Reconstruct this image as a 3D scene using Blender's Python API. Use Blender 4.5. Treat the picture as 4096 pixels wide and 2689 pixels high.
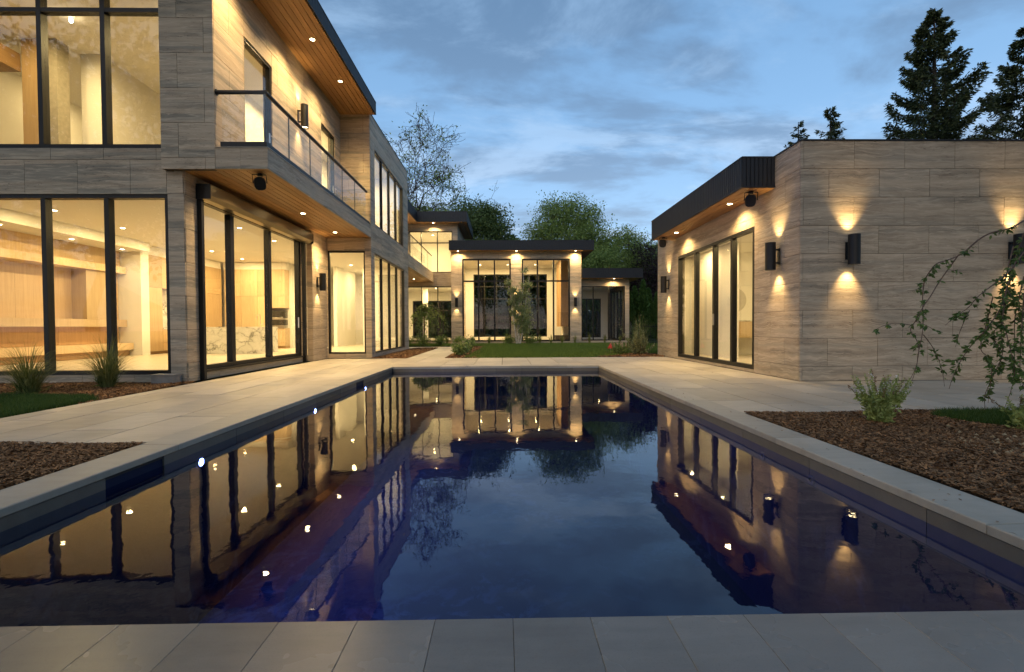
import bpy, math, random
import numpy as np
from mathutils import Vector, Matrix

for o in list(bpy.data.objects):
    bpy.data.objects.remove(o, do_unlink=True)
SC = bpy.context.scene
COL = SC.collection
rad = math.radians
RNG = random.Random(7)

# ------------------------------------------------------------------ camera
cam_d = bpy.data.cameras.new('camera')
cam = bpy.data.objects.new('camera', cam_d)
COL.objects.link(cam)
cam_d.sensor_width = 36.0
cam_d.lens = 1859.0 / 4096.0 * 36.0
cam_d.clip_start = 0.05
cam_d.clip_end = 1200.0
_yaw, _pitch, _roll = 0.0177, 0.0203, -0.0053
_f = Vector((math.sin(_yaw) * math.cos(_pitch), math.cos(_yaw) * math.cos(_pitch), -math.sin(_pitch)))
_r = _f.cross(Vector((0, 0, 1))).normalized()
_u = _r.cross(_f)
_r2 = _r * math.cos(_roll) + _u * math.sin(_roll)
_u2 = _u * math.cos(_roll) - _r * math.sin(_roll)
cam.matrix_world = Matrix(((_r2.x, _u2.x, -_f.x, 0.0), (_r2.y, _u2.y, -_f.y, 0.0),
                           (_r2.z, _u2.z, -_f.z, 1.0), (0, 0, 0, 1)))
SC.camera = cam

# ------------------------------------------------------------------ render settings / exposure
SC.render.engine = 'CYCLES'
SC.view_settings.view_transform = 'Standard'
SC.view_settings.look = 'None'
SC.view_settings.gamma = 1.0
SC.view_settings.use_curve_mapping = False
SC.view_settings.exposure = 0.36
cy = SC.cycles
cy.use_denoising = True
cy.max_bounces = 8
cy.diffuse_bounces = 4
cy.glossy_bounces = 4
cy.transmission_bounces = 4
cy.transparent_max_bounces = 32
cy.caustics_reflective = False
cy.caustics_refractive = False
cy.sample_clamp_indirect = 4.0
cy.sample_clamp_direct = 30.0
cy.use_adaptive_sampling = True
cy.adaptive_threshold = 0.02

# ------------------------------------------------------------------ node helper
class NT:
    def __init__(self, tree):
        self.t = tree
        self.n = tree.nodes
        self.l = tree.links
    def add(self, kind, **kw):
        nd = self.n.new(kind)
        for k, v in kw.items():
            setattr(nd, k, v)
        return nd
    def set(self, sock, v):
        if isinstance(v, bpy.types.NodeSocket):
            self.l.new(v, sock)
        else:
            sock.default_value = v
    def math(self, op, a, b=None, c=None, clamp=False):
        nd = self.add('ShaderNodeMath', operation=op, use_clamp=clamp)
        self.set(nd.inputs[0], a)
        if b is not None:
            self.set(nd.inputs[1], b)
        if c is not None:
            self.set(nd.inputs[2], c)
        return nd.outputs[0]
    def vmath(self, op, a, b=None):
        nd = self.add('ShaderNodeVectorMath', operation=op)
        self.set(nd.inputs[0], a)
        if b is not None:
            self.set(nd.inputs[1], b)
        return nd.outputs[0]
    def comb(self, x, y, z):
        nd = self.add('ShaderNodeCombineXYZ')
        for i, v in enumerate((x, y, z)):
            self.set(nd.inputs[i], v)
        return nd.outputs[0]
    def sep(self, v):
        nd = self.add('ShaderNodeSeparateXYZ')
        self.set(nd.inputs[0], v)
        return nd.outputs
    def noise(self, vec, scale=1.0, detail=3.0, rough=0.5, dist=0.0):
        nd = self.add('ShaderNodeTexNoise')
        self.set(nd.inputs['Vector'], vec)
        nd.inputs['Scale'].default_value = scale
        nd.inputs['Detail'].default_value = detail
        nd.inputs['Roughness'].default_value = rough
        nd.inputs['Distortion'].default_value = dist
        return nd.outputs['Fac']
    def ramp(self, fac, stops, interp='LINEAR'):
        nd = self.add('ShaderNodeValToRGB')
        nd.color_ramp.interpolation = interp
        e = nd.color_ramp.elements
        while len(e) < len(stops):
            e.new(0.5)
        for i, (p, c) in enumerate(stops):
            e[i].position = p
            e[i].color = c if len(c) == 4 else (c[0], c[1], c[2], 1)
        self.set(nd.inputs[0], fac)
        return nd.outputs[0]
    def mix(self, fac, a, b, blend='MIX'):
        nd = self.add('ShaderNodeMix', data_type='RGBA', blend_type=blend)
        self.set(nd.inputs[0], fac)
        for s, v in ((nd.inputs[6], a), (nd.inputs[7], b)):
            if not isinstance(v, bpy.types.NodeSocket) and len(v) == 3:
                v = (v[0], v[1], v[2], 1)
            self.set(s, v)
        return nd.outputs[2]
    def bump(self, h, strength=0.3, dist=0.01):
        nd = self.add('ShaderNodeBump')
        nd.inputs['Strength'].default_value = strength
        nd.inputs['Distance'].default_value = dist
        self.set(nd.inputs['Height'], h)
        return nd.outputs[0]

# ------------------------------------------------------------------ world: dusk sky with soft cloud
world = bpy.data.worlds.new('World')
SC.world = world
world.use_nodes = True
wt = NT(world.node_tree)
wt.n.clear()
SUN_EL, SUN_AZ = rad(4.0), rad(200.0)
sky = wt.add('ShaderNodeTexSky', sky_type='NISHITA')
sky.sun_disc = False
sky.sun_elevation = SUN_EL
sky.sun_rotation = SUN_AZ
sky.altitude = 200
sky.air_density = 1.0
sky.dust_density = 0.6
sky.ozone_density = 3.0
tc = wt.add('ShaderNodeTexCoord')
d = wt.vmath('NORMALIZE', tc.outputs['Generated'])
dx, dy, dz = wt.sep(d)
den = wt.math('ADD', wt.math('MAXIMUM', dz, 0.0), 0.16)
cv = wt.comb(wt.math('DIVIDE', dx, den), wt.math('DIVIDE', dy, den), 0.0)
cvA = wt.vmath('MULTIPLY', wt.vmath('ADD', cv, (3.3, 1.7, 0.0)), (1.05, 1.75, 1.0))
n1 = wt.noise(cvA, 0.95, 7.0, 0.60, 0.35)
n2 = wt.noise(wt.vmath('ADD', cvA, (11.0, 5.0, 2.0)), 2.3, 4.0, 0.5, 0.2)
cl = wt.math('ADD', wt.math('MULTIPLY', n1, 0.72), wt.math('MULTIPLY', n2, 0.28))
m_dark = wt.ramp(cl, [(0.44, (0, 0, 0)), (0.56, (1, 1, 1))], 'EASE')
m_lite = wt.ramp(wt.noise(wt.vmath('ADD', cvA, (1.0, 15.0, 7.0)), 1.15, 7.0, 0.62, 0.4), [(0.47, (0, 0, 0)), (0.63, (1, 1, 1))], 'EASE')
elev = wt.ramp(dz, [(0.0, (0.38, 0.51, 0.68)), (0.16, (0.305, 0.455, 0.66)), (0.38, (0.185, 0.335, 0.545)), (0.62, (0.12, 0.25, 0.44)), (1.0, (0.085, 0.20, 0.38))])
nish = wt.mix(0.06, elev, sky.outputs[0])
dk = wt.mix(wt.math('MULTIPLY', m_dark, 0.9), nish, wt.mix(1.0, nish, (0.74, 0.66, 0.64), 'MULTIPLY'))
lite = wt.mix(wt.math('MULTIPLY', m_lite, 0.72), dk, wt.mix(1.0, nish, (1.55, 1.25, 1.10), 'MULTIPLY'))
bg = wt.add('ShaderNodeBackground')
hsv = wt.add('ShaderNodeHueSaturation')
hsv.inputs['Saturation'].default_value = 0.98
wt.set(hsv.inputs['Color'], lite)
wt.set(bg.inputs['Color'], hsv.outputs[0])
bg.inputs['Strength'].default_value = 1.08
wo = wt.add('ShaderNodeOutputWorld')
wt.l.new(bg.outputs[0], wo.inputs['Surface'])

# afterglow: the sun is down, only a very weak broad light is left from behind the camera
sun_d = bpy.data.lights.new('sun', 'SUN')
sun_d.energy = 0.80
sun_d.angle = rad(60)
sun_d.color = (1.0, 0.86, 0.72)
sun = bpy.data.objects.new('sun', sun_d)
COL.objects.link(sun)
sun.rotation_euler = (rad(62), 0, rad(-20))

# ------------------------------------------------------------------ materials
MATS = {}
def mat(name):
    m = bpy.data.materials.new(name)
    m.use_nodes = True
    nt = NT(m.node_tree)
    nt.n.clear()
    out = nt.add('ShaderNodeOutputMaterial')
    MATS[name] = m
    return m, nt, out
def principled(nt, out, color, rough=0.5, spec=0.4, metal=0.0, normal=None, trans=None):
    b = nt.add('ShaderNodeBsdfPrincipled')
    nt.set(b.inputs['Base Color'], color if isinstance(color, bpy.types.NodeSocket) else (color[0], color[1], color[2], 1))
    nt.set(b.inputs['Roughness'], rough)
    nt.set(b.inputs['Specular IOR Level'], spec)
    nt.set(b.inputs['Metallic'], metal)
    if normal is not None:
        nt.set(b.inputs['Normal'], normal)
    nt.l.new(b.outputs[0], out.inputs['Surface'])
    return b
def obj_coord(nt, spread=23.0):
    t = nt.add('ShaderNodeTexCoord')
    oi = nt.add('ShaderNodeObjectInfo')
    off = nt.comb(nt.math('MULTIPLY', oi.outputs['Random'], spread), 0.0, nt.math('MULTIPLY', oi.outputs['Random'], spread * 1.7))
    return nt.vmath('ADD', t.outputs['Object'], off), oi.outputs['Random']
def simple(name, color, rough=0.5, spec=0.4, metal=0.0, var=0.0, scale=4.0, bump=0.0, bscale=60.0):
    m, nt, out = mat(name)
    c = color
    nrm = None
    if var or bump:
        v, rnd = obj_coord(nt)
        if var:
            n = nt.noise(v, scale, 4.0, 0.55)
            lo = tuple(max(0, x * (1 - var)) for x in color)
            hi = tuple(x * (1 + var) for x in color)
            c = nt.ramp(n, [(0.3, lo), (0.7, hi)])
        if bump:
            nrm = nt.bump(nt.noise(v, bscale, 3.0), bump, 0.004)
    principled(nt, out, c, rough, spec, metal, nrm)
    return m

def travertine(name, light, mid, dark, wav, band, fine):
    """vein-cut travertine: bands run on from tile to tile along a course"""
    m, nt, out = mat(name)
    t = nt.add('ShaderNodeTexCoord')
    oi = nt.add('ShaderNodeObjectInfo')
    rnd = oi.outputs['Random']
    geo = nt.add('ShaderNodeNewGeometry')
    gx, gy, gz = nt.sep(geo.outputs['Position'])
    lx, ly, z = nt.sep(t.outputs['Object'])
    row = nt.math('MULTIPLY', nt.math('SUBTRACT', gz, z), 0.37)
    x = nt.math('ADD', nt.math('ADD', gx, gy), nt.math('MULTIPLY', rnd, 0.5))
    v = nt.comb(x, row, z)
    warp = nt.noise(nt.comb(nt.math('MULTIPLY', x, 1.5), row, nt.math('MULTIPLY', z, 2.0)), 1.0, 3.0, 0.5)
    warp2 = nt.noise(nt.comb(nt.math('MULTIPLY', x, 6.0), row, nt.math('MULTIPLY', z, 9.0)), 1.0, 2.0, 0.5)
    zz = nt.math('ADD', z, nt.math('ADD', nt.math('MULTIPLY', warp, wav), nt.math('MULTIPLY', warp2, wav * 0.14)))
    zz = nt.math('ADD', zz, nt.math('MULTIPLY', rnd, 0.06))
    b1 = nt.noise(nt.comb(nt.math('MULTIPLY', x, 0.85), row, nt.math('MULTIPLY', zz, 9.0)), 1.0, 6.0, 0.68)
    b2 = nt.noise(nt.comb(nt.math('MULTIPLY', x, 4.5), row, nt.math('MULTIPLY', zz, 52.0)), 1.0, 4.0, 0.65)
    cl = nt.noise(nt.comb(nt.math('MULTIPLY', x, 1.2), row, nt.math('MULTIPLY', z, 2.2)), 1.0, 3.0, 0.5)
    f = nt.math('ADD', nt.math('MULTIPLY', b1, 1.0 - fine), nt.math('MULTIPLY', b2, fine))
    c = nt.ramp(f, [(0.34, dark), (0.44, mid), (0.54, light), (0.68, tuple(min(0.8, q * 1.2) for q in light))])
    bl = nt.ramp(nt.noise(nt.comb(nt.math('MULTIPLY', x, 0.18), nt.math('ADD', row, 5.0), nt.math('MULTIPLY', zz, 4.6)), 1.0, 3.0), [(0.49, (0, 0, 0)), (0.58, (1, 1, 1))])
    c = nt.mix(nt.math('MULTIPLY', bl, band), c, nt.mix(1.0, c, (0.58, 0.66, 0.73), 'MULTIPLY'))
    c = nt.mix(nt.math('MULTIPLY', cl, 0.35), c, nt.mix(1.0, c, (1.10, 0.98, 0.86), 'MULTIPLY'))
    wisp = nt.noise(nt.comb(nt.math('MULTIPLY', x, 0.9), nt.math('ADD', row, 9.0), nt.math('MULTIPLY', zz, 15.0)), 1.0, 3.0, 0.55)
    wl_ = nt.ramp(nt.math('ABSOLUTE', nt.math('SUBTRACT', wisp, 0.5)), [(0.0, (1, 1, 1)), (0.035, (0, 0, 0))])
    c = nt.mix(nt.math('MULTIPLY', wl_, 0.55), c, tuple(min(0.8, q * 1.38) for q in light))
    pit = nt.noise(nt.comb(nt.math('MULTIPLY', x, 18.0), row, nt.math('MULTIPLY', zz, 95.0)), 1.0, 2.0)
    pm = nt.math('MULTIPLY', nt.ramp(pit, [(0.62, (0, 0, 0)), (0.69, (1, 1, 1))]), nt.ramp(b1, [(0.40, (1, 1, 1)), (0.56, (0.12, 0.12, 0.12))]))
    c = nt.mix(nt.math('MULTIPLY', pm, 0.65), c, (0.06, 0.05, 0.04))
    tone = nt.math('ADD', nt.math('MULTIPLY', rnd, 0.10), 0.95)
    c = nt.mix(1.0, c, nt.comb(tone, tone, tone), 'MULTIPLY')
    h = nt.math('SUBTRACT', b2, nt.math('MULTIPLY', pm, 1.6))
    principled(nt, out, c, 0.60, 0.25, 0.0, nt.bump(h, 0.35, 0.003))
    return m
TRAV_H = travertine('travertine_house', (0.47, 0.385, 0.28), (0.42, 0.34, 0.245), (0.30, 0.245, 0.18), 0.04, 0.85, 0.25)
TRAV_P = travertine('travertine_pool_house', (0.455, 0.375, 0.275), (0.385, 0.312, 0.225), (0.27, 0.215, 0.155), 0.17, 0.5, 0.27)

def wood(name, c1, c2, axis, knots=True, rough=0.45):
    """grain along local axis (0=x, 1=y, 2=z)"""
    m, nt, out = mat(name)
    v, rnd = obj_coord(nt, 17.0)
    s = [14.0, 14.0, 14.0]
    s[axis] = 0.7
    n = nt.noise(nt.vmath('MULTIPLY', v, tuple(s)), 1.6, 4.0, 0.6, 0.8)
    s2 = [90.0, 90.0, 90.0]
    s2[axis] = 2.5
    n2 = nt.noise(nt.vmath('MULTIPLY', v, tuple(s2)), 1.0, 2.0)
    c = nt.ramp(nt.math('ADD', nt.math('MULTIPLY', n, 0.7), nt.math('MULTIPLY', n2, 0.3)), [(0.33, c2), (0.62, c1)])
    if knots:
        vo = nt.add('ShaderNodeTexVoronoi', feature='F1')
        s3 = [5.0, 5.0, 5.0]
        s3[axis] = 2.1
        nt.set(vo.inputs['Vector'], nt.vmath('MULTIPLY', v, tuple(s3)))
        vo.inputs['Scale'].default_value = 1.0
        k = nt.ramp(vo.outputs['Distance'], [(0.06, (1, 1, 1)), (0.15, (0, 0, 0))])
        c = nt.mix(nt.math('MULTIPLY', k, 0.75), c, tuple(q * 0.22 for q in c2))
    tone = nt.math('ADD', nt.math('MULTIPLY', rnd, 0.40), 0.78)
    c = nt.mix(1.0, c, nt.comb(tone, tone, tone), 'MULTIPLY')
    principled(nt, out, c, rough, 0.3, 0.0, nt.bump(n2, 0.12, 0.002))
    return m
CEDAR_Y = wood('cedar_soffit', (0.43, 0.245, 0.105), (0.27, 0.14, 0.055), 1)
OAK_Z = wood('oak_veneer', (0.62, 0.47, 0.30), (0.52, 0.385, 0.24), 2, False)
OAK_Y = wood('oak_panel', (0.55, 0.40, 0.23), (0.46, 0.32, 0.18), 2, False)
WALNUT = wood('walnut_panel', (0.34, 0.21, 0.10), (0.25, 0.15, 0.07), 1, False)
COPPERWOOD = wood('chimney_wood', (0.46, 0.29, 0.15), (0.36, 0.215, 0.105), 2, False)

M_BLACK = simple('black_metal', (0.008, 0.008, 0.0085), 0.45, 0.4)
M_FRAME = simple('window_frame_metal', (0.008, 0.0075, 0.007), 0.42, 0.35)
M_FASCIA = simple('fascia_metal', (0.020, 0.022, 0.026), 0.55, 0.35, 0.0, 0.15, 3.0)
M_BRONZE = simple('shutter_metal', (0.22, 0.18, 0.115), 0.33, 0.5, 0.7)
M_JOINT = simple('joint_sand', (0.035, 0.03, 0.025), 0.95, 0.05)
M_GLASSEDGE = simple('glass_edge', (0.03, 0.045, 0.045), 0.3, 0.5)
M_WHITE = simple('white_plaster', (0.78, 0.76, 0.72), 0.85, 0.2)
M_CEIL = simple('ceiling_plaster', (0.74, 0.72, 0.68), 0.9, 0.15)
M_MORTAR = simple('mortar', (0.12, 0.102, 0.083), 0.9, 0.1)
M_STEEL = simple('brushed_steel', (0.55, 0.53, 0.50), 0.28, 0.5, 1.0)
M_OVEN = simple('oven_glass', (0.02, 0.018, 0.016), 0.08, 0.6)
M_RUBBER = simple('dark_plastic', (0.018, 0.018, 0.018), 0.55, 0.4)
M_ROOF = simple('roof_membrane', (0.05, 0.05, 0.052), 0.85, 0.2)

def floor_mat():
    m, nt, out = mat('interior_floor_stone')
    t = nt.add('ShaderNodeTexCoord')
    v = t.outputs['Object']
    n = nt.noise(nt.vmath('MULTIPLY', v, (0.6, 7.0, 1.0)), 1.0, 4.0)
    c = nt.ramp(n, [(0.3, (0.52, 0.46, 0.37)), (0.7, (0.62, 0.56, 0.46))])
    principled(nt, out, c, 0.28, 0.35)
    return m
M_FLOOR = floor_mat()

def marble():
    m, nt, out = mat('marble')
    t = nt.add('ShaderNodeTexCoord')
    v = t.outputs['Object']
    w = nt.noise(v, 1.3, 4.0, 0.6)
    w2 = nt.noise(nt.vmath('ADD', v, (4, 2, 9)), 3.0, 3.0, 0.6)
    vv = nt.vmath('ADD', v, nt.comb(nt.math('MULTIPLY', w, 1.1), nt.math('MULTIPLY', w, 0.8), nt.math('MULTIPLY', w2, 0.45)))
    vo = nt.add('ShaderNodeTexVoronoi', feature='DISTANCE_TO_EDGE')
    nt.set(vo.inputs['Vector'], nt.vmath('MULTIPLY', vv, (1.2, 1.2, 2.6)))
    vo.inputs['Scale'].default_value = 1.5
    vein = nt.ramp(vo.outputs['Distance'], [(0.0, (1, 1, 1)), (0.045, (0.25, 0.25, 0.25)), (0.15, (0, 0, 0))])
    msk = nt.ramp(nt.noise(v, 1.7, 3.0), [(0.38, (0, 0, 0)), (0.6, (1, 1, 1))])
    c = nt.ramp(w2, [(0.3, (0.62, 0.61, 0.56)), (0.7, (0.72, 0.71, 0.67))])
    c = nt.mix(nt.math('MULTIPLY', nt.math('MULTIPLY', vein, msk), 0.9), c, (0.13, 0.125, 0.10))
    principled(nt, out, c, 0.16, 0.5)
    return m
M_MARBLE = marble()

def paver_mat(name, base, rough, spec):
    m, nt, out = mat(name)
    v, rnd = obj_coord(nt, 40.0)
    n = nt.noise(v, 1.1, 5.0, 0.6)
    n2 = nt.noise(nt.vmath('MULTIPLY', v, (2.0, 14.0, 8.0)), 1.0, 4.0, 0.6)
    g = nt.noise(v, 190.0, 2.0)
    f = nt.math('ADD', nt.math('MULTIPLY', n, 0.6), nt.math('MULTIPLY', n2, 0.4))
    c = nt.ramp(f, [(0.3, tuple(q * 0.80 for q in base)), (0.5, base), (0.7, tuple(q * 1.13 for q in base))])
    c = nt.mix(nt.math('MULTIPLY', nt.ramp(g, [(0.55, (0, 0, 0)), (0.7, (1, 1, 1))]), 0.18), c, tuple(q * 0.5 for q in base))
    tone = nt.math('ADD', nt.math('MULTIPLY', rnd, 0.22), 0.89)
    c = nt.mix(1.0, c, nt.comb(tone, tone, tone), 'MULTIPLY')
    geo = nt.add('ShaderNodeNewGeometry')
    st = nt.noise(nt.vmath('MULTIPLY', geo.outputs['Position'], (1.0, 0.8, 1.0)), 0.9, 6.0, 0.62, 0.5)
    c = nt.mix(nt.ramp(st, [(0.46, (0, 0, 0)), (0.66, (0.55, 0.55, 0.55))]), c, nt.mix(1.0, c, (0.70, 0.67, 0.62), 'MULTIPLY'))
    r = nt.math('ADD', nt.math('MULTIPLY', n, 0.18), rough - 0.09)
    principled(nt, out, c, r, spec, 0.0, nt.bump(g, 0.12, 0.002))
    return m
M_PAVER = paver_mat('limestone_paver', (0.44, 0.39, 0.31), 0.55, 0.30)
M_COPING = paver_mat('coping_stone', (0.40, 0.36, 0.29), 0.55, 0.30)
M_COPINGWET = paver_mat('honed_coping_stone', (0.255, 0.215, 0.172), 0.27, 0.30)
M_POOLTILE = paver_mat('pool_wall_stone', (0.16, 0.145, 0.12), 0.45, 0.35)

def glass_mat(name, f0, tint, rough=0.0, edge=1.0):
    m, nt, out = mat(name)
    lw = nt.add('ShaderNodeLayerWeight')
    lw.inputs['Blend'].default_value = 0.5
    fr = nt.math('ADD', nt.math('MULTIPLY', nt.math('POWER', lw.outputs['Facing'], 5.0), edge - f0), f0)
    tr = nt.add('ShaderNodeBsdfTransparent')
    tr.inputs['Color'].default_value = (tint[0], tint[1], tint[2], 1)
    gl = nt.add('ShaderNodeBsdfGlossy')
    gl.inputs['Roughness'].default_value = rough
    gl.inputs['Color'].default_value = (1, 1, 1, 1)
    mx = nt.add('ShaderNodeMixShader')
    nt.set(mx.inputs[0], fr)
    nt.l.new(tr.outputs[0], mx.inputs[1])
    nt.l.new(gl.outputs[0], mx.inputs[2])
    nt.l.new(mx.outputs[0], out.inputs['Surface'])
    return m
M_GLASS = glass_mat('window_glass', 0.022, (0.97, 0.975, 0.97))
M_GLASSBACK = glass_mat('coated_rear_glass', 0.008, (0.95, 0.96, 0.95))
M_GLASSRAIL = glass_mat('railing_glass', 0.02, (0.96, 0.975, 0.98), 0.0, 0.45)

def water_mat():
    m, nt, out = mat('pool_water')
    t = nt.add('ShaderNodeTexCoord')
    v = t.outputs['Object']
    h = nt.math('ADD', nt.noise(nt.vmath('MULTIPLY', v, (1.0, 0.7, 1.0)), 2.2, 3.0, 0.5), nt.math('MULTIPLY', nt.noise(v, 9.0, 3.0, 0.5), 0.16))
    nrm = nt.bump(h, 0.046, 0.05)
    lw = nt.add('ShaderNodeLayerWeight')
    lw.inputs['Blend'].default_value = 0.5
    nt.set(lw.inputs['Normal'], nrm)
    fr = nt.math('ADD', nt.math('MULTIPLY', nt.math('POWER', lw.outputs['Facing'], 4.2), 0.957), 0.043)
    tr = nt.add('ShaderNodeBsdfTransparent')
    tr.inputs['Color'].default_value = (0.40, 0.52, 0.80, 1)
    gl = nt.add('ShaderNodeBsdfGlossy')
    gl.inputs['Roughness'].default_value = 0.012
    nt.set(gl.inputs['Normal'], nrm)
    mx = nt.add('ShaderNodeMixShader')
    nt.set(mx.inputs[0], fr)
    nt.l.new(tr.outputs[0], mx.inputs[1])
    nt.l.new(gl.outputs[0], mx.inputs[2])
    nt.l.new(mx.outputs[0], out.inputs['Surface'])
    return m
M_WATER = water_mat()

def basin_mat():
    m, nt, out = mat('pool_plaster')
    t = nt.add('ShaderNodeTexCoord')
    v = t.outputs['Object']
    w = nt.noise(v, 1.4, 3.0)
    n = nt.noise(nt.vmath('ADD', v, nt.comb(w, w, w)), 5.0, 5.0, 0.65)
    pat = nt.ramp(n, [(0.50, (0, 0, 0)), (0.60, (1, 1, 1))])
    c = nt.mix(nt.math('MULTIPLY', pat, nt.ramp(nt.noise(v, 0.9, 2.0), [(0.42, (0, 0, 0)), (0.62, (1, 1, 1))])), (0.010, 0.018, 0.050), (0.034, 0.058, 0.105))
    principled(nt, out, c, 0.7, 0.2)
    return m
M_BASIN = basin_mat()

def emis(name, color, strength):
    m, nt, out = mat(name)
    e = nt.add('ShaderNodeEmission')
    e.inputs['Color'].default_value = (color[0], color[1], color[2], 1)
    e.inputs['Strength'].default_value = strength
    nt.l.new(e.outputs[0], out.inputs['Surface'])
    return m
WARM = (1.0, 0.67, 0.29)
WARM_IN = (1.0, 0.72, 0.305)
M_LENS = emis('lamp_lens', (1.0, 0.80, 0.46), 30.0)
M_LENS_SC = emis('sconce_lens', (1.0, 0.78, 0.42), 9.0)
M_POOLLENS = emis('pool_light_lens', (0.30, 0.36, 1.0), 60.0)

def leaf_mat(name, c1, c2, trans=0.25, rough=0.55):
    m, nt, out = mat(name)
    g = nt.add('ShaderNodeNewGeometry')
    c = nt.ramp(g.outputs['Random Per Island'], [(0.0, c1), (1.0, c2)])
    b = nt.add('ShaderNodeBsdfPrincipled')
    nt.set(b.inputs['Base Color'], c)
    b.inputs['Roughness'].default_value = rough
    b.inputs['Specular IOR Level'].default_value = 0.25
    t = nt.add('ShaderNodeBsdfTranslucent')
    nt.set(t.inputs['Color'], c)
    mx = nt.add('ShaderNodeMixShader')
    mx.inputs[0].default_value = trans
    nt.l.new(b.outputs[0], mx.inputs[1])
    nt.l.new(t.outputs[0], mx.inputs[2])
    nt.l.new(mx.outputs[0], out.inputs['Surface'])
    return m
L_OAK = leaf_mat('oak_leaf', (0.115, 0.17, 0.038), (0.25, 0.335, 0.09))
L_DARK = leaf_mat('dark_leaf', (0.055, 0.09, 0.026), (0.125, 0.175, 0.052))
L_PURPLE = leaf_mat('purple_leaf', (0.018, 0.012, 0.014), (0.045, 0.03, 0.032))
L_CONIFER = leaf_mat('conifer_needle', (0.026, 0.038, 0.014), (0.085, 0.10, 0.036), 0.15)
L_ARB = leaf_mat('arborvitae_leaf', (0.045, 0.10, 0.022), (0.09, 0.17, 0.04))
L_BIRCH = leaf_mat('birch_leaf', (0.14, 0.19, 0.075), (0.30, 0.36, 0.17))
L_CHERRY = leaf_mat('cherry_leaf', (0.055, 0.10, 0.025), (0.15, 0.23, 0.06))
L_GRASS = leaf_mat('lawn_blade', (0.07, 0.125, 0.022), (0.15, 0.225, 0.045))
L_GRASSD = leaf_mat('lawn_blade_dark', (0.035, 0.075, 0.014), (0.08, 0.14, 0.028))
L_ORN = leaf_mat('ornamental_grass_blade', (0.09, 0.12, 0.03), (0.24, 0.25, 0.09))
L_SHRUB = leaf_mat('shrub_leaf', (0.09, 0.14, 0.035), (0.22, 0.30, 0.10))
L_SPRUCE = leaf_mat('blue_conifer_leaf', (0.14, 0.17, 0.07), (0.34, 0.36, 0.18))
L_SALVIA = leaf_mat('salvia_leaf_warm_lit', (0.20, 0.26, 0.06), (0.44, 0.50, 0.17))  # shrub green raised and yellowed: warm light on the clump is in the colour
L_FLOWER = leaf_mat('flower_petal', (0.66, 0.64, 0.58), (0.80, 0.78, 0.72), 0.3)
L_FLOWERP = leaf_mat('pink_flower', (0.40, 0.28, 0.22), (0.58, 0.48, 0.38), 0.3)
L_BROWN = leaf_mat('dried_bracts', (0.16, 0.09, 0.05), (0.28, 0.17, 0.09), 0.2)
L_CHIP = leaf_mat('mulch_chip', (0.07, 0.034, 0.015), (0.36, 0.195, 0.088), 0.0, 0.85)
L_CHIPPALE = leaf_mat('soil_crumb', (0.30, 0.22, 0.12), (0.42, 0.32, 0.19), 0.0, 0.9)
M_BARK = simple('bark', (0.085, 0.065, 0.05), 0.9, 0.15, 0, 0.35, 9.0, 0.4, 30.0)
M_BARKD = simple('dark_bark', (0.06, 0.047, 0.037), 0.9, 0.15, 0, 0.3, 9.0)
M_BARKR = simple('cherry_bark', (0.13, 0.085, 0.06), 0.6, 0.3, 0, 0.3, 20.0)
M_BIRCHBARK = simple('birch_bark', (0.52, 0.49, 0.45), 0.7, 0.2, 0, 0.35, 12.0)
M_SOIL = simple('soil', (0.06, 0.042, 0.028), 0.95, 0.1, 0, 0.4, 6.0, 0.6, 40.0)
M_MULCH = simple('mulch_bed', (0.075, 0.043, 0.023), 0.95, 0.1, 0, 0.5, 14.0, 0.8, 70.0)
M_TURF = simple('turf_soil', (0.045, 0.075, 0.018), 0.95, 0.1, 0, 0.4, 8.0)
M_GROUND = simple('meadow', (0.05, 0.065, 0.025), 0.95, 0.1, 0, 0.4, 0.6)
M_FLAG = simple('marker_flag_cloth', (0.55, 0.07, 0.06), 0.7, 0.2)
M_CONCRETE = simple('concrete', (0.24, 0.235, 0.22), 0.85, 0.2, 0, 0.15, 6.0)
# ------------------------------------------------------------------ object helpers
WL = {}
def wl(o):
    return WL.get(o.name, Vector((0, 0, 0))) if o else Vector((0, 0, 0))
def link(name, data, c, parent=None, rotz=0.0, rot=None):
    o = bpy.data.objects.new(name, data)
    COL.objects.link(o)
    c = Vector(c)
    WL[o.name] = c
    if parent is not None:
        o.parent = parent
        o.location = c - wl(parent)
    else:
        o.location = c
    if rot is not None:
        o.rotation_euler = rot
    elif rotz:
        o.rotation_euler = (0, 0, rotz)
    return o
def tag(o, label=None, cat=None, group=None, kind=None):
    if label: o['label'] = label
    if cat: o['category'] = cat
    if group: o['group'] = group
    if kind: o['kind'] = kind
    return o
def thing(name, label, cat, loc, group=None):
    return tag(link(name, None, loc), label, cat, group)
def structure(o):
    o['kind'] = 'structure'
    return o

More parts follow.
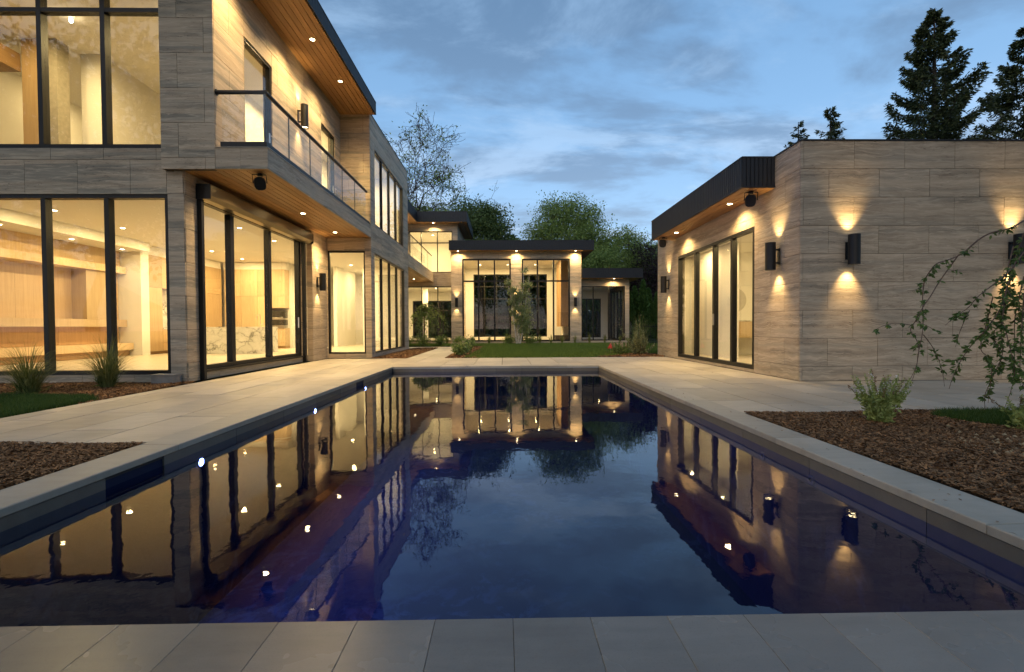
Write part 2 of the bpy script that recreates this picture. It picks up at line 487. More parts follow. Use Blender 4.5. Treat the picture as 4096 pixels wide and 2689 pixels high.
_BOXF = [(0, 3, 2, 1), (4, 5, 6, 7), (0, 1, 5, 4), (1, 2, 6, 5), (2, 3, 7, 6), (3, 0, 4, 7)]
def boxv(c, s):
    x, y, z = c
    a, b, h = s[0] / 2, s[1] / 2, s[2] / 2
    return [(x - a, y - b, z - h), (x + a, y - b, z - h), (x + a, y + b, z - h), (x - a, y + b, z - h),
            (x - a, y - b, z + h), (x + a, y - b, z + h), (x + a, y + b, z + h), (x - a, y + b, z + h)]
class MB:
    def __init__(self):
        self.v = []
        self.f = []
    def box(self, c, s):
        n = len(self.v)
        self.v += boxv(c, s)
        self.f += [tuple(i + n for i in q) for q in _BOXF]
        return self
    def span(self, a, b):
        return self.box([(a[i] + b[i]) / 2 for i in range(3)], [abs(b[i] - a[i]) for i in range(3)])
    def lathe(self, prof, n=20, c=(0, 0, 0), axis=None):
        k = len(self.v)
        m = len(prof)
        q = Vector((0, 0, 1)).rotation_difference(Vector(axis)) if axis is not None else None
        for i in range(n):
            a = 2 * math.pi * i / n
            for r, z in prof:
                p = Vector((r * math.cos(a), r * math.sin(a), z))
                if q: p = q @ p
                self.v.append((p.x + c[0], p.y + c[1], p.z + c[2]))
        for i in range(n):
            j = (i + 1) % n
            for t in range(m - 1):
                self.f.append((k + i * m + t, k + j * m + t, k + j * m + t + 1, k + i * m + t + 1))
        return self
    def tube(self, pts, rads, n=6, cap=True):
        pts = [Vector(p) for p in pts]
        k = len(self.v)
        ref = Vector((0.31, 0.17, 0.93)).normalized()
        for i, p in enumerate(pts):
            t = (pts[min(i + 1, len(pts) - 1)] - pts[max(i - 1, 0)])
            if t.length < 1e-9: t = Vector((0, 0, 1))
            t.normalize()
            a = t.cross(ref)
            if a.length < 1e-3: a = t.cross(Vector((1, 0, 0)))
            a.normalize()
            b = t.cross(a)
            r = rads[i] if hasattr(rads, '__len__') else rads
            for j in range(n):
                an = 2 * math.pi * j / n
                q = p + a * (r * math.cos(an)) + b * (r * math.sin(an))
                self.v.append((q.x, q.y, q.z))
        for i in range(len(pts) - 1):
            for j in range(n):
                j2 = (j + 1) % n
                self.f.append((k + i * n + j, k + i * n + j2, k + (i + 1) * n + j2, k + (i + 1) * n + j))
        if cap:
            self.f.append(tuple(k + j for j in reversed(range(n))))
            e = k + (len(pts) - 1) * n
            self.f.append(tuple(e + j for j in range(n)))
        return self
    def poly(self, vs, faces):
        n = len(self.v)
        self.v += [tuple(p) for p in vs]
        self.f += [tuple(i + n for i in q) for q in faces]
        return self
    def build(self, name, m, parent=None, c=None, smooth=False, bev=0.0):
        """vertices are in world coordinates; origin goes to c (or the parent)"""
        o0 = Vector(c) if c is not None else wl(parent)
        me = bpy.data.meshes.new(name)
        me.from_pydata([(x - o0.x, y - o0.y, z - o0.z) for x, y, z in self.v], [], self.f)
        me.materials.append(m)
        if smooth:
            me.polygons.foreach_set('use_smooth', [True] * len(me.polygons))
        me.update()
        return link(name, me, o0, parent)

_BOXES = {}
def box_mesh(s, m, bev=0.0):
    key = (round(s[0], 3), round(s[1], 3), round(s[2], 3), m.name, bev)
    me = _BOXES.get(key)
    if me is None:
        me = bpy.data.meshes.new('block')
        if bev:
            a, b, h = s[0] / 2, s[1] / 2, s[2] / 2
            e = bev
            v = []
            for z, k in ((-h, 0), (h - e, 0), (h, e)):
                v += [(-a + k, -b + k, z), (a - k, -b + k, z), (a - k, b - k, z), (-a + k, b - k, z)]
            f = [(0, 3, 2, 1), (8, 9, 10, 11)]
            for l in (0, 4):
                for i in range(4):
                    j = (i + 1) % 4
                    f.append((l + i, l + j, l + 4 + j, l + 4 + i))
            me.from_pydata(v, [], f)
        else:
            me.from_pydata(boxv((0, 0, 0), s), [], _BOXF)
        me.materials.append(m)
        me.update()
        _BOXES[key] = me
    return me
def box(name, c, s, m, parent=None, rotz=0.0, bev=0.0, rot=None):
    return link(name, box_mesh(s, m, bev), c, parent, rotz, rot)
def span(name, a, b, m, parent=None, bev=0.0):
    return box(name, [(a[i] + b[i]) / 2 for i in range(3)], [abs(b[i] - a[i]) for i in range(3)], m, parent, 0.0, bev)

# ------------------------------------------------------------------ walls of stone tiles
def pt(plane, pos, u, dpt, z):
    return {'F': (u, pos + dpt, z), 'E': (pos - dpt, u, z), 'W': (pos + dpt, u, z), 'B': (u, pos - dpt, z)}[plane]
def dims(plane, su, sd, sz):
    return (su, sd, sz) if plane in 'FB' else (sd, su, sz)
ROT = {'F': 0.0, 'E': math.pi / 2, 'W': -math.pi / 2, 'B': math.pi}
def cut(rects, hole):
    out = []
    a0, a1, b0, b1 = hole
    for (u0, u1, z0, z1) in rects:
        if a0 >= u1 or a1 <= u0 or b0 >= z1 or b1 <= z0:
            out.append((u0, u1, z0, z1))
            continue
        c0, c1 = max(u0, a0), min(u1, a1)
        if u0 < a0: out.append((u0, a0, z0, z1))
        if u1 > a1: out.append((a1, u1, z0, z1))
        if z0 < b0: out.append((c0, c1, z0, b0))
        if z1 > b1: out.append((c0, c1, b1, z1))
    return out
def wall(name, parent, plane, pos, u0, u1, z0, z1, holes=(), thick=0.18, tm=None, tw=0.95, th=0.622, uref=0.0, zref=0.35, inner=None, flip=0):
    rects = [(u0, u1, z0, z1)]
    for h in holes:
        rects = cut(rects, h)
    mb = MB()
    for (a, b, c, e) in rects:
        if tm:
            a = a + 0.03 if abs(a - u0) < 1e-6 else a
            b = b - 0.03 if abs(b - u1) < 1e-6 else b
            if b - a < 0.01: continue
        mb.box(pt(plane, pos, (a + b) / 2, 0.025 + thick / 2, (c + e) / 2), dims(plane, b - a - 0.002, thick, e - c - 0.002))
    w = mb.build(name, M_MORTAR if tm else (inner or M_WHITE), parent)
    if tm:
        G = 0.007
        k0 = int(math.floor((z0 - zref) / th)) - 1
        k1 = int(math.ceil((z1 - zref) / th)) + 1
        for k in range(k0, k1):
            za, zb = zref + k * th, zref + (k + 1) * th
            off = tw / 2 if (k + flip) % 2 else 0.0
            i0 = int(math.floor((u0 - uref - off) / tw)) - 1
            i1 = int(math.ceil((u1 - uref - off) / tw)) + 1
            for i in range(i0, i1):
                ua, ub = uref + off + i * tw, uref + off + (i + 1) * tw
                r = (max(ua, u0), min(ub, u1), max(za, z0), min(zb, z1))
                if r[1] - r[0] < 0.02 or r[3] - r[2] < 0.015: continue
                pcs = [r]
                for h in holes:
                    pcs = cut(pcs, h)
                for (a, b, c, e) in pcs:
                    if b - a < 0.02 or e - c < 0.012: continue
                    jog = 0.0015 * RNG.random()
                    link('stone_tile', box_mesh((b - a - G, 0.022, e - c - G), tm), pt(plane, pos, (a + b) / 2, 0.011 + jog, (c + e) / 2), w, ROT[plane])
    return w

def window(parent, plane, pos, u0, u1, z0, z1, mull=(), trans=(), fw=0.055, dep=0.12, inset=0.03, name='window', mw=None, pm=None, bot=None):
    """frame is the part; mullions, transoms and panes are its pieces"""
    mw = mw or fw
    bot = bot or fw
    pm = pm or M_GLASS
    mb = MB()
    dm = inset + dep / 2
    for (a, b, c, e) in ((u0, u0 + fw, z0, z1), (u1 - fw, u1, z0, z1), (u0 + fw, u1 - fw, z1 - fw, z1), (u0 + fw, u1 - fw, z0, z0 + bot)):
        mb.box(pt(plane, pos, (a + b) / 2, dm, (c + e) / 2), dims(plane, b - a, dep, e - c))
    w = mb.build(name, M_FRAME, parent)
    us = [u0 + fw] + [q for q in mull] + [u1 - fw]
    for q in mull:
        box('mullion', pt(plane, pos, q, dm, (z0 + z1) / 2), dims(plane, mw, dep - 0.006, z1 - z0 - fw - bot), M_FRAME, w)
    zs = [z0 + bot] + list(trans) + [z1 - fw]
    for i in range(len(us) - 1):
        a = us[i] + (mw / 2 if i else 0)
        b = us[i + 1] - (mw / 2 if i < len(us) - 2 else 0)
        for q in trans:
            box('transom', pt(plane, pos, (a + b) / 2, dm, q), dims(plane, b - a, dep - 0.012, fw), M_FRAME, w)
        for j in range(len(zs) - 1):
            c = zs[j] + (fw / 2 if j else 0)
            e = zs[j + 1] - (fw / 2 if j < len(zs) - 2 else 0)
            box('pane', pt(plane, pos, (a + b) / 2, dm, (c + e) / 2), dims(plane, b - a, 0.012, e - c), pm, w)
    return w

def soffit(parent, x0, x1, y0, y1, z, pw=0.14, along='Y'):
    """planked cedar soffit, underside at z"""
    s = span('soffit', (x0 + 0.01, y0 + 0.01, z + 0.022), (x1 - 0.01, y1 - 0.01, z + 0.05), M_BLACK, parent)
    if along == 'Y':
        n = max(1, round((x1 - x0) / pw))
        w = (x1 - x0) / n
        for i in range(n):
            box('plank', (x0 + (i + 0.5) * w, (y0 + y1) / 2, z + 0.009 + 0.002 * RNG.random()), (w - 0.011, y1 - y0, 0.018), CEDAR_Y, s)
    else:
        n = max(1, round((y1 - y0) / pw))
        w = (y1 - y0) / n
        for i in range(n):
            box('plank', ((x0 + x1) / 2, y0 + (i + 0.5) * w, z + 0.009 + 0.002 * RNG.random()), (w - 0.011, x1 - x0, 0.018), CEDAR_Y, s, math.pi / 2)
    return s
def roof(parent, x0, x1, y0, y1, z0, z1, faces, pw=0.085, single=False):
    """flat roof slab with ribbed metal fascia on the given faces (F, E, W, B)"""
    r = span('roof', (x0 + 0.03, y0 + 0.03, z0 + 0.06), (x1 - 0.03, y1 - 0.03, z1 - 0.02), M_ROOF, parent)
    for p in faces:
        pos = {'F': y0, 'E': x1, 'W': x0, 'B': y1}[p]
        a, b = (x0, x1) if p in 'FB' else (y0 + (0.026 if 'F' in faces else 0.0), y1 - (0.026 if 'B' in faces else 0.0))
        n = max(1, round((b - a) / pw))
        w = (b - a) / n
        mb = MB()
        bm = MB()
        bm.box(pt(p, pos, (a + b) / 2, 0.02, (z0 + z1) / 2), dims(p, b - a, 0.012, z1 - z0 - 0.03))
        fb = bm.build('fascia', M_BLACK, r)
        for i in range(n):
            c = pt(p, pos, a + (i + 0.5) * w, 0.007, (z0 + z1) / 2)
            s = (w - 0.018, 0.014, z1 - z0 - 0.05)
            if single:
                mb.box(c, dims(p, *s))
            else:
                box('fascia_panel', c, dims(p, *s), M_FASCIA, fb)
        if single:
            tag(mb.build('fascia_ribs', M_FASCIA, fb), kind='stuff')
        cap = MB()
        cap.box(pt(p, pos, (a + b) / 2, 0.008, z1 - 0.012), dims(p, b - a, 0.03, 0.024))
        cap.box(pt(p, pos, (a + b) / 2, 0.008, z0 + 0.012), dims(p, b - a, 0.03, 0.024))
        cap.build('fascia_trim', M_FASCIA, fb)
    return r

# ------------------------------------------------------------------ lamps
def light(kind, name, c, power, color, parent=None, size=0.1, spot=None, blend=0.6, d=(0, 0, -1), spread=None):
    ld = bpy.data.lights.new(name, kind)
    ld.energy = power
    ld.color = color
    if kind == 'AREA':
        ld.shape = 'DISK'
        ld.size = size
        if spread: ld.spread = spread
    else:
        ld.shadow_soft_size = size
    if kind == 'SPOT':
        ld.spot_size = spot
        ld.spot_blend = blend
    o = link(name, ld, c, parent)
    o.rotation_euler = Vector((0, 0, -1)).rotation_difference(Vector(d)).to_euler()
    return o
_ring = MB().lathe([(0.052, -0.003), (0.052, -0.010), (0.075, -0.008), (0.078, 0.0)], 20)
def ring_mesh(m):
    me = bpy.data.meshes.new('trim')
    me.from_pydata(_ring.v, [], _ring.f)
    me.materials.append(m)
    return me
RING_W = ring_mesh(M_WHITE)
RING_D = ring_mesh(M_BRONZE)
_dm = MB().lathe([(0.0, 0.0), (0.053, 0.0), (0.053, 0.004), (0.0, 0.004)], 18)
DISC = bpy.data.meshes.new('lens')
DISC.from_pydata(_dm.v, [], _dm.f)
DISC.materials.append(M_LENS)
def downlight(x, y, z, power, label, group, spot=None, color=WARM, dark=False):
    t = thing('recessed_downlight', label, 'downlight', (x, y, z), group)
    link('trim', RING_D if dark else RING_W, (x, y, z), t)
    link('lens', DISC, (x, y, z - 0.008), t)
    if spot:
        light('SPOT', 'lamp', (x, y, z - 0.02), power, color, t, 0.05, spot, 0.85)
    else:
        light('AREA', 'lamp', (x, y, z - 0.014), power, color, t, 0.1)
    return t
def sconce(plane, pos, u, z, label, group, power=50.0, h=0.52, off=0.17, r=0.092):
    """cylinder up/down wall light; z = underside"""
    c = pt(plane, pos, u, -off, z)
    t = thing('wall_sconce', label, 'wall light', pt(plane, pos, u, 0, z + h / 2), group)
    b = MB().lathe([(r - 0.012, 0.03), (r - 0.006, 0.0), (r, 0.0), (r, h), (r - 0.006, h), (r - 0.012, h - 0.03)], 28, c)
    b.build('cylinder', M_BLACK, t, smooth=False)
    lens = MB().lathe([(0.0, 0.035), (r - 0.013, 0.035)], 20, c).lathe([(r - 0.013, h - 0.035), (0.0, h - 0.035)], 20, c)
    lens.build('lens', M_LENS_SC, t)
    br = MB()
    for zz in (z + h * 0.26, z + h * 0.74):
        br.box(pt(plane, pos, u, -(off - r + 0.01) / 2, zz), dims(plane, 0.03, off - r + 0.02, 0.025))
    br.box(pt(plane, pos, u, -0.008, z + h / 2), dims(plane, 0.07, 0.016, 0.31))
    br.build('bracket', M_BLACK, t)
    n_ = Vector(pt(plane, 0.0, 0.0, 1.0, 0.0)) * 0.36
    light('SPOT', 'lamp', (c[0], c[1], z + 0.006), power, WARM, t, 0.025, rad(74), 1.0, (n_.x, n_.y, -1))
    light('SPOT', 'lamp', (c[0], c[1], z + h - 0.006), power, WARM, t, 0.025, rad(74), 1.0, (n_.x, n_.y, 1))
    return t
def speaker(c, aim, label, group):
    """wedge-shaped outdoor speaker hung on a yoke; c = ceiling point"""
    t = thing('outdoor_speaker', label, 'speaker', c, group)
    q = Vector((0, -1, 0)).rotation_difference(Vector(aim).normalized())
    cc = Vector(c) + Vector((0, 0, -0.17))
    def tr(p): 
        p = q @ Vector(p)
        return tuple(cc + p)
    w, h, n = 0.10, 0.12, 16
    prof = [(0.30, 0.10), (0.52, 0.085), (0.80, 0.03), (1.0, -0.045), (1.0, -0.075), (0.94, -0.09)]
    def ringpts(k, yy):
        out = []
        for i in range(n):
            a = 2 * math.pi * i / n
            ca, sa = math.cos(a), math.sin(a)
            e = (abs(ca) ** 3.2 + abs(sa) ** 3.2) ** (-1 / 3.2)
            out.append(tr((ca * e * w * k, yy, sa * e * h * k)))
        return out
    vs = []
    for k, yy in prof: vs += ringpts(k, yy)
    fs = [tuple(range(n))]
    for r_ in range(len(prof) - 1):
        for i in range(n):
            j = (i + 1) % n
            fs.append((r_ * n + i, (r_ + 1) * n + i, (r_ + 1) * n + j, r_ * n + j))
    MB().poly(vs, fs).build('cabinet', M_RUBBER, t, smooth=False)
    MB().poly(ringpts(0.935, -0.088), [tuple(reversed(range(n)))]).build('grille', M_BLACK, t)
    y = MB().tube([tr((-w - 0.015, 0, 0)), tr((-w - 0.015, 0, h + 0.03)), tr((w + 0.015, 0, h + 0.03)), tr((w + 0.015, 0, 0))], 0.011, 6)
    y.tube([c, (c[0], c[1], c[2] - 0.045)], 0.045, 10)
    y.build('yoke', M_BLACK, t)
    return t
# ================================================================== SETTING: ground, pool, patio
PX0, PX1, PY0, PY1 = -2.82, 2.42, 1.56, 11.76
WZ = -0.13
def frame_sheet(name, x0, x1, y0, y1, z, m, hole):
    mb = MB()
    for (a, b, c, e) in cut([(x0, x1, y0, y1)], hole):
        mb.poly([(a, c, z), (b, c, z), (b, e, z), (a, e, z)], [(0, 1, 2, 3)])
    return structure(mb.build(name, m))
frame_sheet('ground', -260, 260, -160, 420, -0.055, M_GROUND, (PX0 - 0.2, PX1 + 0.2, PY0 - 0.1, PY1 + 0.2))
# basin
bs = MB()
zb = -1.7
bs.poly([(PX0, PY0, zb), (PX1, PY0, zb), (PX1, PY1, zb), (PX0, PY1, zb), (PX0, PY0, -0.05), (PX1, PY0, -0.05), (PX1, PY1, -0.05), (PX0, PY1, -0.05)],
        [(0, 1, 2, 3), (0, 4, 5, 1), (1, 5, 6, 2), (2, 6, 7, 3), (3, 7, 4, 0)])
basin = structure(bs.build('pool_basin', M_BASIN))
water = structure(MB().poly([(PX0 + 0.012, PY0 + 0.001, WZ), (PX1 - 0.012, PY0 + 0.001, WZ), (PX1 - 0.012, PY1 - 0.012, WZ), (PX0 + 0.012, PY1 - 0.012, WZ)], [(0, 1, 2, 3)]).build('pool_water', M_WATER))
# waterline stones
def run(a, b, step):
    n = max(1, round((b - a) / step))
    return [(a + (b - a) * i / n, a + (b - a) * (i + 1) / n) for i in range(n)]
SKIM = [(3.30, 3.86), (8.86, 9.32)]
for a, b in [(1.57, 2.4), (2.4, 3.30), (3.86, 4.9), (4.9, 5.95), (5.95, 7.0), (7.0, 8.0), (8.0, 8.86), (9.32, 10.4), (10.4, 11.72)]:
    box('waterline_stone', (PX0 + 0.004, (a + b) / 2, -0.155), (0.018, b - a - 0.005, 0.205), M_POOLTILE, basin)
for a, b in SKIM:
    mb = MB()
    mb.span((PX0 - 0.36, a, -0.07), (PX0 + 0.010, b, -0.054)).span((PX0 - 0.36, a, -0.25), (PX0 - 0.34, b, -0.07))
    mb.span((PX0 - 0.34, a, -0.26), (PX0 + 0.010, b, -0.235))
    mb.build('skimmer_mouth', M_RUBBER, basin)
for a, b in run(PY0 + 0.01, PY1, 1.05):
    box('waterline_stone', (PX1 - 0.004, (a + b) / 2, -0.155), (0.018, b - a - 0.005, 0.205), M_POOLTILE, basin)
for a, b in run(PX0 + 0.014, PX1 - 0.014, 0.66):
    box('waterline_stone', ((a + b) / 2, PY1 - 0.004, -0.155), (b - a - 0.005, 0.018, 0.205), M_POOLTILE, basin)
# coping
cop = structure(frame_sheet('pool_coping', PX0 - 0.31, PX1 + 0.31, PY0 - 1.4, PY1 + 0.34, -0.048, M_MORTAR, (PX0, PX1, PY0, PY1)))
def cstone(x0, x1, y0, y1, m=None, bev=0.006):
    box('coping_stone', ((x0 + x1) / 2, (y0 + y1) / 2, -0.02), (x1 - x0 - (0.0012 if m else 0.004), y1 - y0 - 0.004, 0.05), m or M_COPING, cop, 0.0, bev)
for a, b in [(1.57, 2.3), (2.3, 4.02), (4.02, 6.02), (6.02, 8.05), (8.05, 10.05), (10.05, 11.76)]:
    cstone(PX0 - 0.31, PX0 + 0.025, a, b)
for a, b in [(1.57, 2.25), (2.25, 4.05), (4.05, 6.1), (6.1, 8.1), (8.1, 10.0), (10.0, 11.76)]:
    cstone(PX1 - 0.025, PX1 + 0.31, a, b)
for a, b in [(PX0 - 0.31, -1.6), (-1.6, -0.95), (-0.95, 0.42), (0.42, 1.6), (1.6, PX1 + 0.31)]:
    cstone(a, b, PY1 - 0.025, PY1 + 0.34)
for i in range(-13, 13):
    x0 = 0.026 + i * 0.264
    a, b = max(x0, PX0 - 0.31), min(x0 + 0.264, PX1 + 0.31)
    if b - a > 0.03:
        cstone(a, b, 0.55, 1.568, M_COPINGWET, 0.001)

# patio pavers: strips running along the pool, staggered lengths
patio = MB()
def patio_bed(a, b, c, e):
    patio.poly([(a, c, -0.028), (b, c, -0.028), (b, e, -0.028), (a, e, -0.028)], [(0, 1, 2, 3)])
patio_bed(-5.66, PX0 - 0.311, 4.12, 14.92)
patio_bed(PX0 - 0.311, PX1 + 0.311, PY1 + 0.341, 14.92)
patio_bed(PX1 + 0.311, 12.5, 5.25, 14.92)
patio = structure(patio.build('patio', M_JOINT))
PR = random.Random(21)
def paver(x0, x1, y0, y1, z=0.0):
    if x1 - x0 < 0.04 or y1 - y0 < 0.04: return
    box('paver', ((x0 + x1) / 2, (y0 + y1) / 2, -0.013 + z + PR.uniform(-0.0015, 0.0015)), (x1 - x0 - 0.013, y1 - y0 - 0.013, 0.026), M_PAVER, patio, 0.0, 0.002)
def strip(x0, x1, y0, y1):
    y = y0 - PR.uniform(0.1, 0.9)
    while y < y1:
        L = PR.choice((0.95, 1.2, 1.2, 1.42))
        paver(x0, x1, max(y, y0), min(y + L, y1))
        y += L
for i, (a, b) in enumerate([(-3.70, -3.131), (-4.27, -3.70), (-4.84, -4.27), (-5.41, -4.84), (-5.66, -5.41)]):
    strip(a, b, 4.12, 14.92)
xs = [2.731, 3.30, 3.87, 4.44, 5.01, 5.24]
for a, b in zip(xs[:-1], xs[1:]):
    strip(a, b, 5.25, 14.92)
xs = [5.24, 5.58] + [5.58 + 0.57 * i for i in range(1, 9)]
for a, b in zip(xs[:-1], xs[1:]):
    strip(a, b, 5.25, 8.15)
xs = [-3.131, -2.5, -1.62, -0.80, -0.05, 0.72, 1.48, 2.1, 2.731]
for i, (a, b) in enumerate(zip(xs[:-1], xs[1:])):
    if i % 2:
        paver(a, b, 12.101, 13.35); paver(a, b, 13.35, 14.92)
    else:
        paver(a, b, 12.101, 12.6); paver(a, b, 12.6, 13.9); paver(a, b, 13.9, 14.92)

# garden path
path = structure(MB().poly([(-3.12, 14.925, -0.026), (-1.9, 14.925, -0.026), (-1.9, 23.6, -0.026), (-3.12, 23.6, -0.026)], [(0, 1, 2, 3)]).build('garden_path', M_JOINT))
def ppaver(x0, x1, y0, y1):
    box('path_paver', ((x0 + x1) / 2, (y0 + y1) / 2, -0.012), (x1 - x0 - 0.014, y1 - y0 - 0.014, 0.026), M_PAVER, path, 0.0, 0.002)
for a, b in run(14.925, 22.2, 1.2):
    ppaver(-3.10, -2.5, a, b)
for a, b in [(14.925, 15.6)] + run(15.6, 22.2, 1.2):
    ppaver(-2.5, -1.92, a, b)
for a, b in run(-6.0, -1.92, 1.2):
    ppaver(a, b, 22.2, 23.4)

# lawns and planting beds (sheets; the grass and the chips are geometry on top)
def sheet(name, pts, z, m):
    n = len(pts)
    return structure(MB().poly([(x, y, z) for x, y in pts], [tuple(range(n))]).build(name, m))
LAWN_C = [(-1.30, 14.96), (3.35, 14.96), (3.75, 15.6), (5.0, 17.0), (9.5, 17.2), (9.5, 26.9), (-1.05, 26.9), (-1.05, 19.6)]
LAWN_C2 = [(-6.0, 24.0), (-1.0, 23.8), (-1.0, 26.9), (-6.0, 26.9)]
LAWN_L = [(-12.0, 4.2), (-5.70, 4.2), (-5.70, 6.62), (-6.1, 6.95), (-7.5, 7.15), (-12.0, 7.2)]
LAWN_R = [(5.0, 5.21), (4.62, 4.95), (4.75, 4.55), (5.3, 4.1), (7.0, 3.6), (11.0, 3.4), (11.0, 5.21)]
BED_L = [(-12.4, 6.0), (-5.67, 6.0), (-5.67, 8.66), (-12.4, 8.66)]
BED_LN = [(-7.5, -1.0), (-3.135, -1.0), (-3.135, 4.10), (-7.5, 4.10)]
BED_R = [(2.735, -1.0), (11.0, -1.0), (11.0, 5.235), (2.735, 5.235)]
BED_W = [(-4.25, 14.93), (-3.13, 14.93), (-3.13, 22.2), (-4.25, 22.2)]
BED_P = [(-1.89, 14.93), (-0.9, 14.93), (-0.9, 23.6), (-1.89, 23.6)]
BED_RF = [(3.0, 14.93), (5.24, 14.93), (5.24, 17.6), (3.9, 17.6)]
for nm, pl in (('planting_bed', BED_L), ('planting_bed', BED_LN), ('planting_bed', BED_R), ('planting_bed', BED_W), ('planting_bed', BED_P), ('planting_bed', BED_RF)):
    sheet(nm, pl, -0.018, M_MULCH)
for pl in (LAWN_C, LAWN_C2, LAWN_L, LAWN_R):
    sheet('lawn', pl, -0.010, M_TURF)
def inside(pl, x, y):
    r = np.zeros(len(x), bool)
    n = len(pl)
    for i in range(n):
        x0, y0 = pl[i]
        x1, y1 = pl[(i + 1) % n]
        c = ((y0 > y) != (y1 > y)) & (x < (x1 - x0) * (y - y0) / ((y1 - y0) if abs(y1 - y0) > 1e-9 else 1e-9) + x0)
        r ^= c
    return r
def scatter(pl, n, seed, bounds=None):
    g = np.random.default_rng(seed)
    xs = [p[0] for p in pl]; ys = [p[1] for p in pl]
    b = bounds or (min(xs), max(xs), min(ys), max(ys))
    x = g.uniform(b[0], b[1], n); y = g.uniform(b[2], b[3], n)
    k = inside(pl, x, y)
    return x[k], y[k], g
def np_mesh(name, v, fsize, m, parent=None, c=(0, 0, 0)):
    """v: (n, fsize, 3) independent polygons"""
    n = v.shape[0]
    me = bpy.data.meshes.new(name)
    me.vertices.add(n * fsize)
    me.vertices.foreach_set('co', (v.reshape(-1, 3) - np.array(c)).astype(np.float32).ravel())
    me.loops.add(n * fsize)
    me.loops.foreach_set('vertex_index', np.arange(n * fsize, dtype=np.int32))
    me.polygons.add(n)
    me.polygons.foreach_set('loop_start', np.arange(0, n * fsize, fsize, dtype=np.int32))
    me.polygons.foreach_set('loop_total', np.full(n, fsize, np.int32))
    me.materials.append(m)
    me.update(calc_edges=True)
    return link(name, me, c, parent)
def grass(pl, n, h, w, m, label, seed, bounds=None, z=-0.01):
    x, y, g = scatter(pl, n, seed, bounds)
    k = len(x)
    a = g.uniform(0, 2 * np.pi, k)
    hh = h * g.uniform(0.55, 1.15, k)
    lean = g.uniform(0.1, 0.75, k) * hh
    la = g.uniform(0, 2 * np.pi, k)
    v = np.zeros((k, 3, 3))
    v[:, 0] = np.stack([x - np.cos(a) * w, y - np.sin(a) * w, np.full(k, z)], 1)
    v[:, 1] = np.stack([x + np.cos(a) * w, y + np.sin(a) * w, np.full(k, z)], 1)
    v[:, 2] = np.stack([x + np.cos(la) * lean, y + np.sin(la) * lean, z + hh], 1)
    return tag(np_mesh('lawn_grass', v, 3, m), label, 'grass', None, 'stuff')
grass(LAWN_C, 120000, 0.085, 0.010, L_GRASS, 'short mown green grass in front of the glazed pavilion', 1)
grass(LAWN_C2, 16000, 0.09, 0.010, L_GRASS, 'strip of grass in front of the rear wing windows', 2)
grass(LAWN_L, 60000, 0.07, 0.0045, L_GRASSD, 'dark green lawn patch left of the patio', 3, (-8.5, -5.7, 4.2, 7.2))
grass(LAWN_R, 45000, 0.075, 0.0045, L_GRASSD, 'dark green grass at the right edge of the mulch bed', 4, (4.5, 8.0, 3.6, 5.21))
def chips(pl, n, L, label, seed, bounds=None, holes=(), m=None, z=-0.012):
    x, y, g = scatter(pl, n, seed, bounds)
    for h in holes:
        k = ~inside(h, x, y)
        x, y = x[k], y[k]
    k = len(x)
    a = g.uniform(0, 2 * np.pi, k)
    l = L * g.uniform(0.4, 1.3, k) / 2
    w = l * g.uniform(0.18, 0.4, k)
    ti = g.normal(0, 0.28, k)
    ro = g.normal(0, 0.5, k)
    zz = z + g.uniform(0.0, 0.022, k) + 0.012 * np.sin(x * 3.1) * np.cos(y * 2.3) + 0.012
    d = np.stack([np.cos(a) * np.cos(ti), np.sin(a) * np.cos(ti), np.sin(ti)], 1)
    s = np.stack([-np.sin(a) * np.cos(ro), np.cos(a) * np.cos(ro), np.sin(ro)], 1)
    c = np.stack([x, y, zz], 1)
    v = np.stack([c - d * l[:, None] - s * w[:, None] * 0.6, c + d * l[:, None] * 0.9 - s * w[:, None], c + d * l[:, None] + s * w[:, None] * 0.7, c - d * l[:, None] * 0.9 + s * w[:, None]], 1)
    return tag(np_mesh('mulch_chips', v, 4, m or L_CHIP), label, 'mulch', None, 'stuff')
chips(BED_R, 170000, 0.035, 'brown shredded bark mulch in the bed right of the pool', 11, (2.74, 6.5, 1.2, 5.235), (LAWN_R,))
chips(BED_LN, 60000, 0.036, 'brown bark mulch in the bed at the near left of the pool', 12, (-5.6, -3.14, 1.5, 4.1))
chips(BED_L, 70000, 0.038, 'brown bark mulch under the large left window', 13, (-9.6, -5.68, 6.3, 8.66), (LAWN_L,))
chips(BED_W, 14000, 0.07, 'brown bark mulch along the wing wall', 14)
chips(BED_P, 10000, 0.07, 'brown bark mulch between path and lawn', 15)
chips(BED_RF, 9000, 0.07, 'brown bark mulch at the far corner of the pool house', 16)
g_ = np.random.default_rng(5)
def crumbs(cx, cy, sx, sy, n, s):
    v = []
    for i in range(n):
        x, y = g_.normal(cx, sx), g_.normal(cy, sy)
        r = s * g_.uniform(0.3, 1.2)
        p = g_.normal(0, 1, (6, 3)); p /= np.linalg.norm(p, axis=1)[:, None]
        dirs = np.array([(1, 0, 0), (-1, 0, 0), (0, 1, 0), (0, -1, 0), (0, 0, 1), (0, 0, -1)]) * r * g_.uniform(0.6, 1.2, (6, 1))
        q = dirs + np.array((x, y, 0.012))
        for f in ((0, 2, 4), (2, 1, 4), (1, 3, 4), (3, 0, 4), (2, 0, 5), (1, 2, 5), (3, 1, 5), (0, 3, 5)):
            v.append([q[j] for j in f])
    return np.array(v)
tag(np_mesh('soil_crumbs', crumbs(4.15, 3.75, 0.32, 0.20, 130, 0.022), 3, L_CHIPPALE), 'pale crumbs of dry soil lying on the right mulch bed', 'soil', None, 'stuff')

